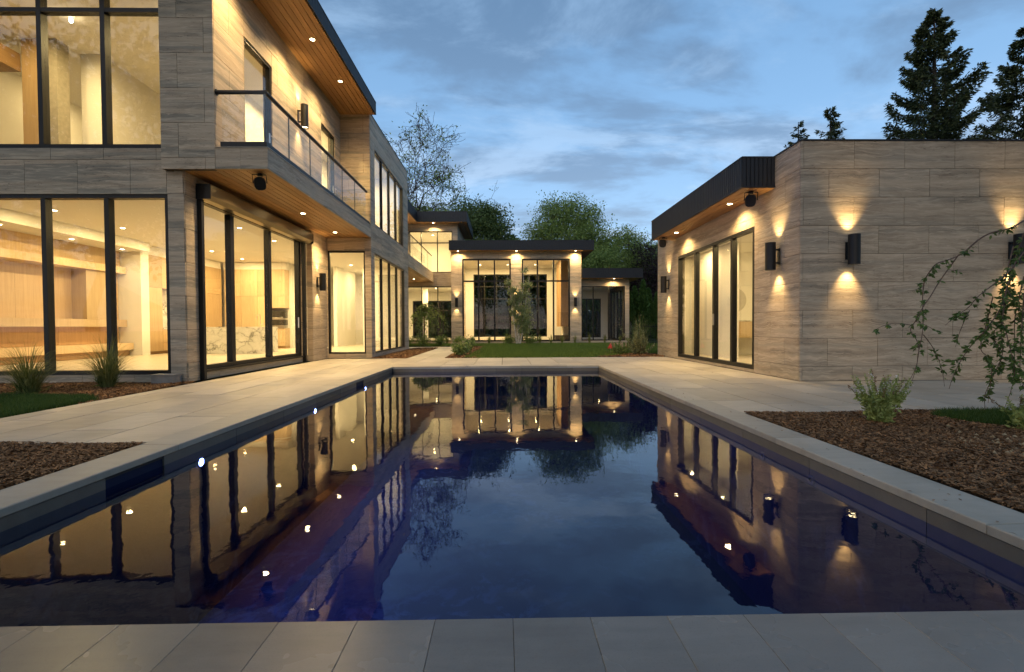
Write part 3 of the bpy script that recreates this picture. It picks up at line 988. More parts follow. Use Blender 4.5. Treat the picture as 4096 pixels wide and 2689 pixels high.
# pool fittings
for i, (yy, lab) in enumerate([(4.31, 'nearest blue pool light in the left pool wall'), (6.90, 'middle blue pool light in the left pool wall'), (9.40, 'farthest blue pool light in the left pool wall')]):
    t = thing('pool_light', lab, 'pool light', (PX0 + 0.014, yy, -0.235), 'pool lights along the left wall')
    MB().lathe([(0.0, 0.012), (0.030, 0.012), (0.034, 0.0)], 16, (PX0 + 0.014, yy, -0.235), (1, 0, 0)).build('lens', M_POOLLENS, t)
    MB().lathe([(0.034, 0.0), (0.036, 0.014), (0.05, 0.010), (0.052, 0.0)], 16, (PX0 + 0.014, yy, -0.235), (1, 0, 0)).build('bezel', M_STEEL, t)
    light('AREA', 'lamp', (PX0 + 0.05, yy, -0.235), 26.0, (0.22, 0.20, 1.0), t, 0.05, d=(1, 0, -0.12))
for yy, lab in ((4.26, 'far round return fitting in the right pool wall'), (3.58, 'near round return fitting in the right pool wall')):
    t = thing('pool_return_fitting', lab, 'pool fitting', (PX1 - 0.013, yy, -0.215), 'return fittings in the right pool wall')
    MB().lathe([(0.018, 0.004), (0.02, 0.012), (0.036, 0.010), (0.04, 0.0)], 18, (PX1 - 0.013, yy, -0.215), (-1, 0, 0)).build('ring', M_CONCRETE, t)
    MB().lathe([(0.0, 0.002), (0.018, 0.003)], 18, (PX1 - 0.013, yy, -0.215), (-1, 0, 0)).build('nozzle', M_RUBBER, t)
# ================================================================== MAIN HOUSE (two storeys, left)
ORD = ['first', 'second', 'third', 'fourth', 'fifth', 'sixth', 'seventh', 'eighth']
H = thing('main_house', 'two-storey travertine house with balcony and tall lit windows left of the pool', 'house', (-8.5, 12.0, 0.0))
XL, XS, XU, XB = -5.85, -5.68, -5.20, -4.255
YF, YP, YW, YE = 8.68, 8.56, 15.10, 20.95
XW = -4.26
TH = dict(tm=TRAV_H, tw=0.95, th=0.622, zref=0.354)
# ground floor front wall and its window
HW1 = (-11.9, -6.15, 0.15, 3.46)
HW2 = (-11.9, -6.16, 4.30, 8.1)
wall('front_wall', H, 'F', YF, -12.6, XL, 0.0, 4.30, [HW1, (-6.16, XL + 0.1, 3.879, 4.31)], uref=-6.34, **TH)
window(H, 'F', YF, -11.9, -6.15, 0.15, 3.46, [-10.70, -9.56, -8.42, -7.28], fw=0.065, mw=0.085, dep=0.14, inset=0.02, bot=0.075)
window(H, 'F', YF, -11.9, -6.16, 4.30, 8.1, [-10.70, -9.56, -8.42, -7.28], [6.805], fw=0.075, mw=0.085, dep=0.14, inset=0.02, bot=0.075)
# front pier of the upper floor, proud of the wall below
wall('pier_wall', H, 'F', YP, -6.165, XU, 3.88, 8.25, (), 0.09, uref=-6.80, **TH)
# upper side wall behind the balcony
D1 = (9.57, 10.70, 4.27, 6.88)
D2 = (13.54, 14.60, 4.27, 6.88)
wall('upper_side_wall', H, 'E', XU, YP + 0.024, YW, 4.27, 7.90, [D1, D2], uref=8.1, **TH)
def glass_door(u0, u1, lab):
    w = window(H, 'E', XU, u0, u1, 4.285, 6.88, (), (), fw=0.05, dep=0.10, inset=0.025, name='balcony_door', bot=0.09)
    a = u1 - 0.05
    leaf = MB()
    mb = MB().tube([(XU + 0.03, u1 - 0.10, 5.25), (XU + 0.075, u1 - 0.10, 5.25), (XU + 0.075, u1 - 0.23, 5.25)], 0.010, 6).span((XU - 0.03, u1 - 0.12, 5.15), (XU - 0.015, u1 - 0.08, 5.36))
    mb.build('door_handle', M_STEEL, w)
    return w
glass_door(9.57, 10.70, '')
glass_door(13.54, 14.60, '')
# ground floor side wall with the sliding door and roller shutter
DO = (9.05, 13.60, 0.15, 3.56)
wall('side_wall', H, 'E', XL, YF + 0.024, 13.95, 0.0, 3.88, [DO], uref=8.25, **TH)
slide = window(H, 'E', XL, 9.05, 13.60, 0.15, 3.56, [10.25, 11.88], (), fw=0.09, mw=0.13, dep=0.13, inset=0.035, name='sliding_door', bot=0.12)
span('door_track', (XL - 0.02, 9.05, 0.145), (XL + 0.045, 13.60, 0.185), M_FRAME, slide)
box('pull_handle', (XL + 0.0, 13.38, 1.15), (0.03, 0.03, 0.30), M_STEEL, slide)
_sp = [(0.0, 3.47), (0.17, 3.47), (0.27, 3.535), (0.27, 3.745), (0.0, 3.745)]
sh = MB().poly([(XL + p, 9.03, q) for p, q in _sp] + [(XL + p, 13.80, q) for p, q in _sp],
               [(0, 1, 2, 3, 4), (9, 8, 7, 6, 5), (0, 5, 6, 1), (1, 6, 7, 2), (2, 7, 8, 3), (3, 8, 9, 4), (4, 9, 5, 0)])
shut = sh.build('roller_shutter', M_BRONZE, H)
for a in (9.03, 13.61):
    box('guide_rail', (XL + 0.045, a + 0.04, 1.765), (0.085, 0.075, 3.52), M_FRAME, shut)
for a in (9.018, 13.802):
    box('end_cap', (XL + 0.138, a, 3.61), (0.275, 0.02, 0.285), M_BLACK, shut)
# stub wall with the sconce, proud of the door wall
wall('stub_wall', H, 'F', 13.95, XL + 0.001, XS, 0.0, 3.88, (), 0.05, uref=-6.0, **TH)
wall('stub_wall', H, 'E', XS, 13.95 + 0.024, YW, 0.0, 3.88, (), 0.14, uref=13.6, flip=1, **TH)
# projecting wing
WF = (-5.655, -4.46, 0.15, 3.465)
wall('wing_front_wall', H, 'F', YW, XS - 0.02, XW, 0.0, 3.88, [WF], uref=-5.6, **TH)
window(H, 'F', YW, *WF, fw=0.05, dep=0.09, inset=0.03)
wall('wing_front_wall', H, 'F', YW, XU - 0.02, XW, 4.27, 7.86, (), uref=-5.9, **TH)
W1 = (15.52, 20.16, 0.14, 3.46)
W2 = (15.64, 20.00, 4.41, 6.90)
wall('wing_side_wall', H, 'E', XW, YW + 0.024, YE, 0.0, 7.88, [W1, W2], uref=15.0, **TH)
window(H, 'E', XW, *W1, mull=[16.60, 17.75, 18.92], fw=0.05, dep=0.10, inset=0.03)
window(H, 'E', XW, *W2, mull=[16.70, 17.78, 18.88], fw=0.05, dep=0.10, inset=0.03)
span('parapet_cap', (XW - 0.2, YW - 0.01, 7.885), (XW + 0.012, YE + 0.01, 7.91), M_FASCIA, H)
# balcony slab, faced with stone, timber below
bal = span('balcony', (XU - 0.1, YP + 0.03, 3.91), (XB - 0.03, YW - 0.002, 4.255), M_MORTAR, H)
for a, b in ((XU + 0.003, -4.75), (-4.75, XB)):
    box('edge_stone', ((a + b) / 2, YP + 0.011, 4.07), (b - a - 0.004, 0.022, 0.375), TRAV_H, bal)
for a, b in run(YP + 0.024, YW - 0.003, 1.30):
    box('edge_stone', (XB - 0.011, (a + b) / 2, 4.07), (b - a - 0.004, 0.022, 0.375), TRAV_H, bal, math.pi / 2)
span('drip_edge', (XU + 0.002, YP - 0.012, 4.262), (XB + 0.012, YW - 0.003, 4.275), M_PAVER, bal)
shoe = MB().span((XU + 0.08, YP + 0.03, 4.277), (XB - 0.10, YP + 0.10, 4.38)).span((XB - 0.10, YP + 0.03, 4.277), (XB - 0.03, YW - 0.01, 4.38))
shoe.build('base_shoe', M_BLACK, bal)
yj = [YP + 0.04, 9.55, 10.58, 11.62, 12.66, 13.70, 14.78]
for a, b in zip(yj[:-1], yj[1:]):
    box('glass_panel', (XB - 0.065, (a + b) / 2, 4.80), (0.016, b - a - 0.016, 0.92), M_GLASSRAIL, bal)
for a in yj[1:-1]:
    box('glass_edge', (XB - 0.065, a, 4.80), (0.018, 0.012, 0.92), M_GLASSEDGE, bal)
box('glass_edge', (XB - 0.066, YP + 0.066, 4.80), (0.02, 0.02, 0.92), M_GLASSEDGE, bal)
box('glass_panel', ((XU + 0.09 + XB - 0.08) / 2, YP + 0.065, 4.80), (XB - XU - 0.19, 0.016, 0.92), M_GLASSRAIL, bal)
hr = MB().tube([(XU + 0.02, YP + 0.065, 5.285), (XB - 0.065, YP + 0.065, 5.285), (XB - 0.065, 14.86, 5.285)], 0.040, 10)
hr.lathe([(0.0, 0), (0.055, 0), (0.055, 0.012), (0.0, 0.012)], 14, (XU + 0.003, YP + 0.065, 5.285), (1, 0, 0))
hr.build('handrail', M_BLACK, bal)
soffit(H, XL - 0.0, XB - 0.024, YF + 0.0, YW, 3.882)
soffit(H, -6.165, XB - 0.024, YP + 0.024, YF, 3.884, along='X')
# main roof with deep timber-lined eaves
roof(H, -12.9, -4.06, 7.6, 15.16, 7.83, 8.22, 'FEB')
soffit(H, XU, -4.09, 7.64, 15.12, 7.812)
# ---------------- interior shell
def part(name, a, b, m): return span(name, a, b, m, H)
part('interior_floor', (-12.5, 8.86, 0.05), (-6.03, 24.4, 0.15), M_FLOOR)
part('interior_floor', (-6.03, 15.32, 0.05), (-4.45, 20.8, 0.15), M_FLOOR)
part('interior_ceiling', (-12.5, 8.72, 3.70), (-6.05, 24.4, 3.86), M_CEIL)
part('interior_ceiling', (-6.05, 15.32, 3.70), (-4.45, 20.9, 3.86), M_CEIL)
part('interior_wall', (-12.65, 8.8, 0.1), (-12.50, 24.5, 7.75), M_WHITE)
part('partition_wall', (-12.5, 19.75, 0.15), (-8.9, 19.9, 3.70), M_WHITE)
part('partition_wall', (-8.95, 19.92, 0.15), (-8.8, 24.3, 3.70), M_WHITE)
part('partition_wall', (-7.55, 20.8, 0.15), (-7.4, 23.4, 3.70), M_WHITE)
part('partition_wall', (-12.5, 24.3, 0.15), (-6.31, 24.42, 7.75), M_WHITE)
part('link_wall', (-6.3, 20.97, 0.0), (-6.06, 28.4, 7.2), M_WHITE)
part('wing_end_wall', (-6.05, 20.8, 0.0), (-4.29, 20.94, 7.85), M_WHITE)
part('column', (-12.5, 14.92, 0.15), (-11.45, 15.25, 3.70), M_WHITE)
part('bulkhead', (-12.5, 8.9, 3.42), (-11.15, 14.9, 3.70), M_CEIL)
part('upper_floor', (-12.5, 8.72, 4.18), (-5.4, 24.3, 4.275), M_FLOOR)
part('upper_floor', (-5.4, 15.32, 4.18), (-4.45, 20.8, 4.275), M_FLOOR)
part('upper_ceiling', (-12.5, 8.9, 7.55), (-5.3, 24.3, 7.76), M_CEIL)
part('upper_ceiling', (-5.3, 15.32, 7.55), (-4.45, 20.8, 7.76), M_CEIL)
part('upper_partition', (-12.5, 15.3, 4.28), (-8.4, 15.45, 7.55), M_WHITE)
part('upper_partition', (-7.3, 12.2, 4.28), (-7.15, 15.3, 7.55), M_WHITE)
part('dropped_beam', (-8.4, 15.0, 6.55), (-5.4, 15.3, 7.55), M_CEIL)
part('upper_column', (-10.47, 10.8, 4.28), (-10.06, 11.1, 7.55), simple('ribbed_stone', (0.34, 0.31, 0.25), 0.8, 0.2, 0, 0.12, 12.0))
wc = part('timber_cove', (-12.48, 9.0, 6.80), (-10.86, 10.8, 7.20), WALNUT)
part('timber_wall', (-11.6, 9.0, 4.28), (-11.5, 10.8, 6.79), OAK_Y)
part('timber_post', (-10.84, 10.8, 4.28), (-10.475, 11.1, 7.54), OAK_Y)
part('upper_partition', (-10.055, 11.4, 4.28), (-9.6, 15.3, 7.55), M_WHITE)
part('stair_wall', (-7.1, 16.9, 4.28), (-7.0, 20.5, 7.55), M_WHITE)

# ---------------- interior furniture
mw_ = thing('media_wall', 'long pale oak media wall with a recessed niche and bench seen through the left window', 'media wall', (-12.2, 11.8, 0.15))
XM = -12.05
for a, b in run(8.95, 14.9, 1.19):
    span('upper_panel', (XM - 0.4, a + 0.002, 2.93), (XM - 0.02, b - 0.002, 3.42), OAK_Y, mw_)
span('top_shelf', (XM - 0.4, 8.95, 2.72), (XM + 0.16, 14.9, 2.925), OAK_Z, mw_)
for a, b in run(8.95, 13.6, 1.55):
    span('back_panel', (XM - 0.42, a + 0.002, 1.28), (XM - 0.36, b - 0.002, 2.718), OAK_Y, mw_)
span('niche_side', (XM - 0.36, 13.6, 1.28), (XM + 0.06, 14.5, 2.718), OAK_Z, mw_)
span('end_panel', (XM - 0.40, 14.5, 0.3), (XM - 0.10, 14.9, 2.718), OAK_Y, mw_)
span('shelf', (XM - 0.42, 8.95, 1.06), (XM + 0.16, 14.9, 1.275), OAK_Z, mw_)
for a, b in run(8.95, 14.9, 1.98):
    span('drawer_front', (XM - 0.3, a + 0.003, 0.55), (XM - 0.12, b - 0.003, 1.055), COPPERWOOD, mw_)
span('bench', (XM - 0.42, 8.95, 0.34), (XM + 0.35, 14.9, 0.545), OAK_Z, mw_)
span('plinth', (XM - 0.42, 8.95, 0.152), (XM + 0.22, 14.9, 0.336), COPPERWOOD, mw_)

isl = thing('kitchen_island', 'white kitchen island clad in dark-veined marble behind the sliding door', 'kitchen island', (-9.4, 16.0, 0.15))
span('countertop', (-10.9, 15.5, 0.99), (-8.0, 16.6, 1.04), M_MARBLE, isl)
span('front_slab', (-10.9, 15.5, 0.155), (-8.045, 15.54, 0.988), M_MARBLE, isl)
span('end_slab', (-8.043, 15.502, 0.155), (-8.002, 16.598, 0.988), M_MARBLE, isl)
span('cabinet_base', (-10.86, 15.56, 0.155), (-8.06, 16.55, 0.985), OAK_Z, isl)
fc = thing('kitchen_faucet', 'slim chrome gooseneck faucet standing on the marble island', 'faucet', (-8.35, 16.1, 1.04))
MB().tube([(-8.35, 16.1, 1.04), (-8.35, 16.1, 1.36), (-8.36, 16.1, 1.42), (-8.40, 16.1, 1.455), (-8.45, 16.1, 1.44), (-8.47, 16.1, 1.38), (-8.47, 16.1, 1.30)], 0.013, 8).build('spout', M_STEEL, fc, smooth=True)
MB().tube([(-8.35, 16.1, 1.12), (-8.22, 16.1, 1.13)], [0.012, 0.02], 8).build('lever', M_STEEL, fc)
tall = thing('tall_cabinets', 'wall of full-height pale oak cabinets at the back of the kitchen', 'cabinets', (-10.2, 19.6, 0.15))
xs = [-11.45, -10.78, -10.1, -9.72]
for a, b in zip(xs[:-1], xs[1:]):
    span('cabinet_door', (a + 0.004, 19.30, 0.25), (b - 0.004, 19.72, 2.30), OAK_Z, tall)
    span('cabinet_door', (a + 0.004, 19.30, 2.31), (b - 0.004, 19.72, 3.40), OAK_Z, tall)
span('cabinet_door', (-9.71, 19.30, 2.31), (-9.0, 19.72, 3.40), OAK_Z, tall)
span('cabinet_door', (-9.71, 19.30, 1.82), (-9.0, 19.72, 2.30), OAK_Z, tall)
span('cabinet_door', (-9.71, 19.30, 0.25), (-9.0, 19.72, 0.98), OAK_Z, tall)
span('toe_kick', (-11.45, 19.36, 0.152), (-9.0, 19.72, 0.246), WALNUT, tall)
span('filler_panel', (-11.5, 19.32, 3.402), (-8.95, 19.72, 3.69), M_WHITE, tall)
ov = thing('wall_oven', 'stainless double wall oven built into the kitchen cabinets', 'oven', (-9.36, 19.3, 0.99))
for z0, z1 in ((1.00, 1.10), (1.34, 1.39)):
    span('steel_trim', (-9.69, 19.27, z0), (-9.02, 19.6, z1), M_STEEL, ov)
span('oven_door', (-9.69, 19.275, 1.105), (-9.02, 19.6, 1.335), M_OVEN, ov)
span('oven_door', (-9.69, 19.275, 1.395), (-9.02, 19.6, 1.70), M_OVEN, ov)
MB().tube([(-9.65, 19.24, 1.41), (-9.06, 19.24, 1.41)], 0.012, 6).build('handle', M_STEEL, ov)
cab = thing('cooking_cabinets', 'oak cabinet run with marble splashback beside the media wall', 'cabinets', (-11.7, 17.2, 0.15))
XC = -11.5
for a, b in ((15.27, 15.9), (15.9, 17.0), (17.0, 18.1), (18.1, 19.2)):
    span('cabinet_door', (XC - 0.6, a + 0.004, 2.36), (XC, b - 0.004, 3.40), OAK_Y, cab)
span('cabinet_door', (XC - 0.6, 15.27, 0.25), (XC, 15.896, 2.352), OAK_Y, cab)
span('cabinet_door', (XC - 0.6, 18.104, 0.25), (XC, 19.2, 2.352), OAK_Y, cab)
for z0, z1 in ((0.25, 0.52), (0.53, 0.80), (0.81, 0.97)):
    span('drawer_front', (XC - 0.6, 15.904, z0), (XC, 18.096, z1), OAK_Y, cab)
span('counter', (XC - 0.6, 15.9, 0.975), (XC + 0.02, 18.1, 1.015), M_MARBLE, cab)
span('splashback', (XC - 0.6, 15.9, 1.017), (XC - 0.55, 18.1, 2.352), M_MARBLE, cab)
span('plinth', (XC - 0.6, 15.27, 0.152), (XC - 0.05, 19.2, 0.246), WALNUT, cab)
span('filler_panel', (XC - 0.6, 15.27, 3.402), (XC - 0.02, 19.2, 3.695), M_WHITE, cab)
ck = thing('cooktop', 'flat black cooktop set on the marble counter', 'cooktop', (-11.75, 16.6, 1.016))
span('hob_plate', (-12.0, 16.2, 1.017), (-11.54, 17.0, 1.028), M_OVEN, ck)
span('hob_frame', (-12.01, 16.19, 1.0155), (-11.53, 17.01, 1.0175), M_STEEL, ck)

# ---------------- lamps of the house
PIN = 48.0
for i, y in enumerate((10.8, 12.7, 14.6, 16.5, 18.4)):
    downlight(-10.2, y, 3.70, PIN, ORD[i] + ' ceiling downlight from the window in the left row of the living room', 'living room ceiling downlights', color=WARM_IN)
    downlight(-7.1, y, 3.70, PIN, ORD[i] + ' ceiling downlight from the window in the row above the sliding door side', 'living room ceiling downlights', color=WARM_IN)
for i, y in enumerate((9.1, 10.95, 12.75, 14.4)):
    downlight(-11.6, y, 3.42, 20.0, ORD[i] + ' small downlight from the window in the bulkhead above the oak media wall', 'media wall downlights', spot=rad(120), color=WARM_IN)
for i, (x, y) in enumerate(((-5.3, 16.4), (-5.3, 18.6), (-6.6, 20.3), (-6.4, 22.6))):
    downlight(x, y, 3.70, 42.0, ORD[i] + ' ceiling downlight behind the tall window of the projecting wing', 'wing ceiling downlights', color=WARM_IN)
def bulb(x, y, z, power, label, group, kind='AREA'):
    t = thing('ceiling_bulb', label, 'ceiling lamp', (x, y, z), group)
    MB().lathe([(0.0, 0.0), (0.075, 0.0), (0.075, -0.02), (0.03, -0.05), (0.02, -0.05), (0.0, -0.05)], 16, (x, y, z)).build('socket', M_WHITE, t)
    MB().lathe([(0.0, -0.05), (0.018, -0.06), (0.035, -0.10), (0.035, -0.125), (0.02, -0.15), (0.0, -0.158)], 14, (x, y, z)).build('glass_bulb', M_LENS, t, smooth=True)
    light('AREA', 'lamp', (x, y, z - 0.17), power * 0.7, WARM_IN, t, 0.12)
    return t
bulb(-6.9, 10.6, 7.55, 125.0, 'bare bulb on the ceiling behind the upper left window', 'bare ceiling bulbs')
bulb(-9.0, 10.0, 7.55, 110.0, 'bare bulb on the ceiling nearer the timber cove upstairs', 'bare ceiling bulbs')
downlight(-11.3, 13.2, 7.55, 42.0, 'added ceiling light filling the back of the left upper room', 'added upper room fill lights', color=WARM_IN)  # fill lamp added to brighten the dark gap behind the column
downlight(-10.3, 9.7, 7.55, 30.0, 'added ceiling light brightening the timber wall by the cove', 'added upper room fill lights', color=WARM_IN)  # extra lamp added only to lighten the timber wall under the cove
bulb(-6.2, 13.7, 7.55, 150.0, 'bare bulb on the ceiling behind the far balcony door', 'bare ceiling bulbs')
bulb(-5.8, 17.2, 7.55, 260.0, 'bare bulb on the ceiling of the upper wing, nearer the balcony', 'bare ceiling bulbs')
bulb(-5.6, 19.5, 7.55, 110.0, 'bare bulb on the ceiling of the upper wing, farther from the balcony', 'bare ceiling bulbs')
bulb(-7.9, 18.0, 3.70, 200.0, 'bare bulb hanging over the far side of the kitchen', 'bare ceiling bulbs')
for i, (x, y) in enumerate(((-5.03, 9.71), (-5.04, 11.86), (-5.08, 14.2))):
    downlight(x, y, 3.882, 300.0, ['nearest', 'middle', 'farthest'][i] + ' downlight in the timber soffit under the balcony', 'balcony soffit downlights', rad(140), dark=True)
for i, y in enumerate((8.9, 11.2, 13.07)):
    downlight(-4.48, y, 7.812, 430.0, ['downlight in the roof eaves just out of view above the pier', 'nearer visible downlight in the timber roof eaves', 'farther downlight in the timber roof eaves, above the small door'][i], 'roof eaves downlights', rad(140), dark=True)
sconce('E', XU, 12.02, 6.08, 'black cylinder wall light between the two balcony doors', 'cylinder wall lights', h=0.58)
sconce('E', XS, 14.30, 2.13, 'black cylinder wall light beside the sliding door', 'cylinder wall lights')
speaker((-4.55, 8.85, 3.882), (0.5, -1.0, -0.5), 'black speaker under the front corner of the balcony', 'outdoor speakers')
ub = thing('utility_box', 'small grey utility box against the wall at the corner of the mulch bed', 'utility box', (-6.18, 8.5, 0.0))
span('housing', (-6.32, 8.42, -0.01), (-5.93, 8.64, 0.155), M_CONCRETE, ub)
span('lid', (-6.335, 8.40, 0.155), (-5.92, 8.645, 0.172), M_CONCRETE, ub)

# ================================================================== POOL HOUSE (right)
Q = thing('pool_house', 'low flat-roofed travertine pool house with sliding glass door right of the pool', 'house', (7.8, 12.0, 0.0))
XR, YR, YR2 = 5.26, 8.17, 15.80
TP = dict(tm=TRAV_P, tw=0.905, th=0.5, zref=0.262)
DR = (9.68, 13.95, 0.07, 3.075)
wall('front_wall', Q, 'F', YR, XR, 12.2, 0.0, 4.25, (), uref=5.31, flip=1, **TP)
wall('door_wall', Q, 'W', XR, YR + 0.024, YR2, 0.0, 4.25, [DR], uref=8.17, flip=1, **TP)
wall('back_wall', Q, 'B', YR2, XR + 0.03, 12.2, 0.0, 4.25, ())
span('parapet_cap', (XR - 0.012, YR - 0.012, 4.25), (12.2, YR + 0.2, 4.275), M_FASCIA, Q)
span('parapet_cap', (XR - 0.012, YR + 0.2, 4.25), (XR + 0.2, YR2 + 0.01, 4.275), M_FASCIA, Q)
pd = window(Q, 'W', XR, *DR, mull=[10.67, 11.60, 12.72], fw=0.075, mw=0.10, dep=0.12, inset=0.0, name='sliding_door', bot=0.09)
box('door_handle', (XR - 0.012, 11.56, 1.15), (0.03, 0.03, 0.28), M_STEEL, pd)
roof(Q, 4.61, XR - 0.001, 8.94, 14.44, 3.66, 4.255, 'FWB')
soffit(Q, 4.64, XR, 8.97, 14.41, 3.652)
def qpart(name, a, b, m): return span(name, a, b, m, Q)
qpart('flat_roof', (XR + 0.2, YR + 0.2, 3.95), (12.2, YR2, 4.1), M_ROOF)
qpart('interior_floor', (XR + 0.2, YR + 0.2, 0.0), (12.2, YR2 - 0.2, 0.07), M_FLOOR)
qpart('interior_ceiling', (XR + 0.18, YR + 0.2, 3.30), (12.2, YR2 - 0.2, 3.42), M_CEIL)
qpart('partition_wall', (6.35, 12.75, 0.07), (6.5, 15.6, 3.30), M_WHITE)
qpart('partition_wall', (9.4, 8.4, 0.07), (9.55, 15.6, 3.30), M_WHITE)
qpart('partition_wall', (6.5, 14.6, 0.07), (9.4, 14.72, 3.30), M_WHITE)
vn = thing('bathroom_vanity', 'floating oak vanity seen through the right pane of the pool house door', 'vanity', (7.4, 14.3, 0.5))
span('cabinet', (6.95, 14.05, 0.62), (7.95, 14.58, 1.12), OAK_Z, vn)
span('basin_top', (6.93, 14.03, 1.122), (7.97, 14.59, 1.16), M_MARBLE, vn)
mi = thing('round_mirror', 'round wall mirror above the vanity in the pool house', 'mirror', (7.4, 14.58, 1.75))
MB().lathe([(0.0, 0.02), (0.36, 0.02), (0.38, 0.0)], 28, (7.3, 14.59, 1.8), (0, -1, 0)).build('mirror_plate', M_STEEL, mi)
for i, (x, y) in enumerate(((5.8, 10.3), (5.8, 12.2), (5.8, 14.2), (7.9, 12.6), (7.9, 10.2))):
    downlight(x, y, 3.30, 38.0, ORD[i] + ' ceiling downlight inside the pool house', 'pool house ceiling downlights', color=WARM_IN)
for i, (x, y) in enumerate(((4.94, 10.1), (4.93, 13.2))):
    downlight(x, y, 3.652, 200.0, ['nearer', 'farther'][i] + ' downlight in the pool house eaves', 'pool house eaves downlights', rad(140), dark=True)
sconce('W', XR, 8.80, 2.05, 'black cylinder wall light right of the pool house door', 'cylinder wall lights')
sconce('W', XR, 14.72, 2.05, 'black cylinder wall light at the far end of the pool house', 'cylinder wall lights')
sconce('F', YR, 6.10, 2.05, 'black cylinder wall light on the front wall of the pool house', 'cylinder wall lights')
sconce('F', YR, 9.05, 2.05, 'black cylinder wall light at the right edge behind the weeping branches', 'cylinder wall lights')
speaker((4.92, 9.20, 3.652), (-0.55, -0.9, -0.35), 'black speaker under the near end of the pool house eaves', 'outdoor speakers')
speaker((4.80, 13.9, 3.652), (-0.7, -0.6, -0.4), 'black speaker under the far end of the pool house eaves', 'outdoor speakers')

# ================================================================== REAR WING (two storeys, far left)
T = thing('rear_wing', 'two-storey rear wing with lit windows and glass balcony behind the main house', 'house', (-4.5, 30.0, 0.0))
YT = 28.5
TT = dict(tm=TRAV_H, tw=0.95, th=0.622, zref=0.354)
TW1 = (-6.4, -3.12, 0.12, 3.47)
TW2 = (-5.72, -3.10, 4.32, 6.83)
wall('front_wall', T, 'F', YT, -8.0, -2.78, 0.0, 7.30, [TW1, TW2], uref=-3.6, **TT)
wall('side_wall', T, 'E', -2.78, YT + 0.024, 34.0, 0.0, 7.30, (), uref=28.0, **TT)
window(T, 'F', YT, *TW1, mull=[-5.0, -4.02], fw=0.05, dep=0.10)
window(T, 'F', YT, *TW2, mull=[-5.0, -4.02], trans=[6.13], fw=0.05, dep=0.10)
roof(T, -8.0, -2.16, 27.9, 33.4, 7.27, 7.89, 'FE', 0.10)
soffit(T, -8.0, -2.19, 27.93, 33.4, 7.262, along='Y', pw=0.16)
roof(T, -7.2, -5.15, 21.0, 27.9, 7.27, 7.89, 'E', 0.10)
soffit(T, -6.04, -5.18, 21.0, 27.93, 7.258, pw=0.16)
b2 = span('balcony', (-5.9, 20.98, 3.76), (-4.29, YT - 0.002, 4.27), M_MORTAR, T)
for a, b in run(20.98, YT - 0.004, 1.5):
    box('edge_stone', (-4.271, (a + b) / 2, 4.01), (b - a - 0.005, 0.022, 0.56), TRAV_H, b2, math.pi / 2)
soffit(T, -6.04, -4.285, 20.98, YT - 0.002, 3.735)
for a, b in run(21.0, 28.2, 1.2):
    box('glass_panel', (-4.33, (a + b) / 2, 4.80), (0.016, b - a - 0.016, 0.98), M_GLASSRAIL, b2)
MB().tube([(-4.33, 20.98, 5.30), (-4.33, 28.2, 5.30)], 0.03, 8).build('handrail', M_BLACK, b2)
def tpart(name, a, b, m): return span(name, a, b, m, T)
tpart('interior_floor', (-8.0, YT + 0.2, 0.0), (-3.0, 34.0, 0.1), M_FLOOR)
tpart('interior_ceiling', (-8.0, YT + 0.2, 3.52), (-3.0, 34.0, 4.30), M_CEIL)
tpart('upper_ceiling', (-8.0, YT + 0.2, 7.0), (-3.0, 34.0, 7.2), M_CEIL)
tpart('interior_wall', (-8.1, YT + 0.2, 0.0), (-8.0, 34.0, 7.2), M_WHITE)
tpart('interior_wall', (-3.0, YT + 0.21, 0.0), (-2.985, 34.0, 7.2), M_WHITE)
tpart('upper_back_wall', (-8.0, 33.0, 4.3), (-3.0, 33.15, 7.2), M_WHITE)
wall('back_wall', T, 'F', 33.9, -8.0, -3.0, 0.0, 3.55, [(-6.6, -3.3, 0.2, 2.9)], thick=0.1)
window(T, 'F', 33.9, -6.6, -3.3, 0.2, 2.9, mull=[-5.5, -4.4], trans=[2.2], fw=0.06, dep=0.08, pm=M_GLASSBACK)
tpart('column', (-5.3, 30.6, 0.1), (-5.0, 30.9, 3.52), M_WHITE)
for i, (x, y, z, p) in enumerate(((-4.4, 30.3, 3.52, 120.0), (-6.3, 30.3, 3.52, 100.0), (-4.6, 30.6, 7.0, 130.0), (-6.6, 30.6, 7.0, 110.0))):
    downlight(x, y, z, p, ['right ceiling downlight on the ground floor of the rear wing', 'left ceiling downlight on the ground floor of the rear wing', 'right ceiling downlight on the upper floor of the rear wing', 'left ceiling downlight on the upper floor of the rear wing'][i], 'rear wing ceiling downlights', color=WARM_IN)
downlight(-4.2, 28.12, 7.262, 320.0, 'downlight in the rear wing eaves above its upper window', 'rear wing eaves downlights', rad(140), dark=True)
downlight(-5.4, 26.2, 7.258, 320.0, 'downlight in the rear wing eaves next to the main house corner', 'rear wing eaves downlights', rad(140), dark=True)
downlight(-5.1, 26.6, 3.735, 240.0, 'downlight in the soffit under the rear balcony', 'rear wing eaves downlights', rad(140), dark=True)

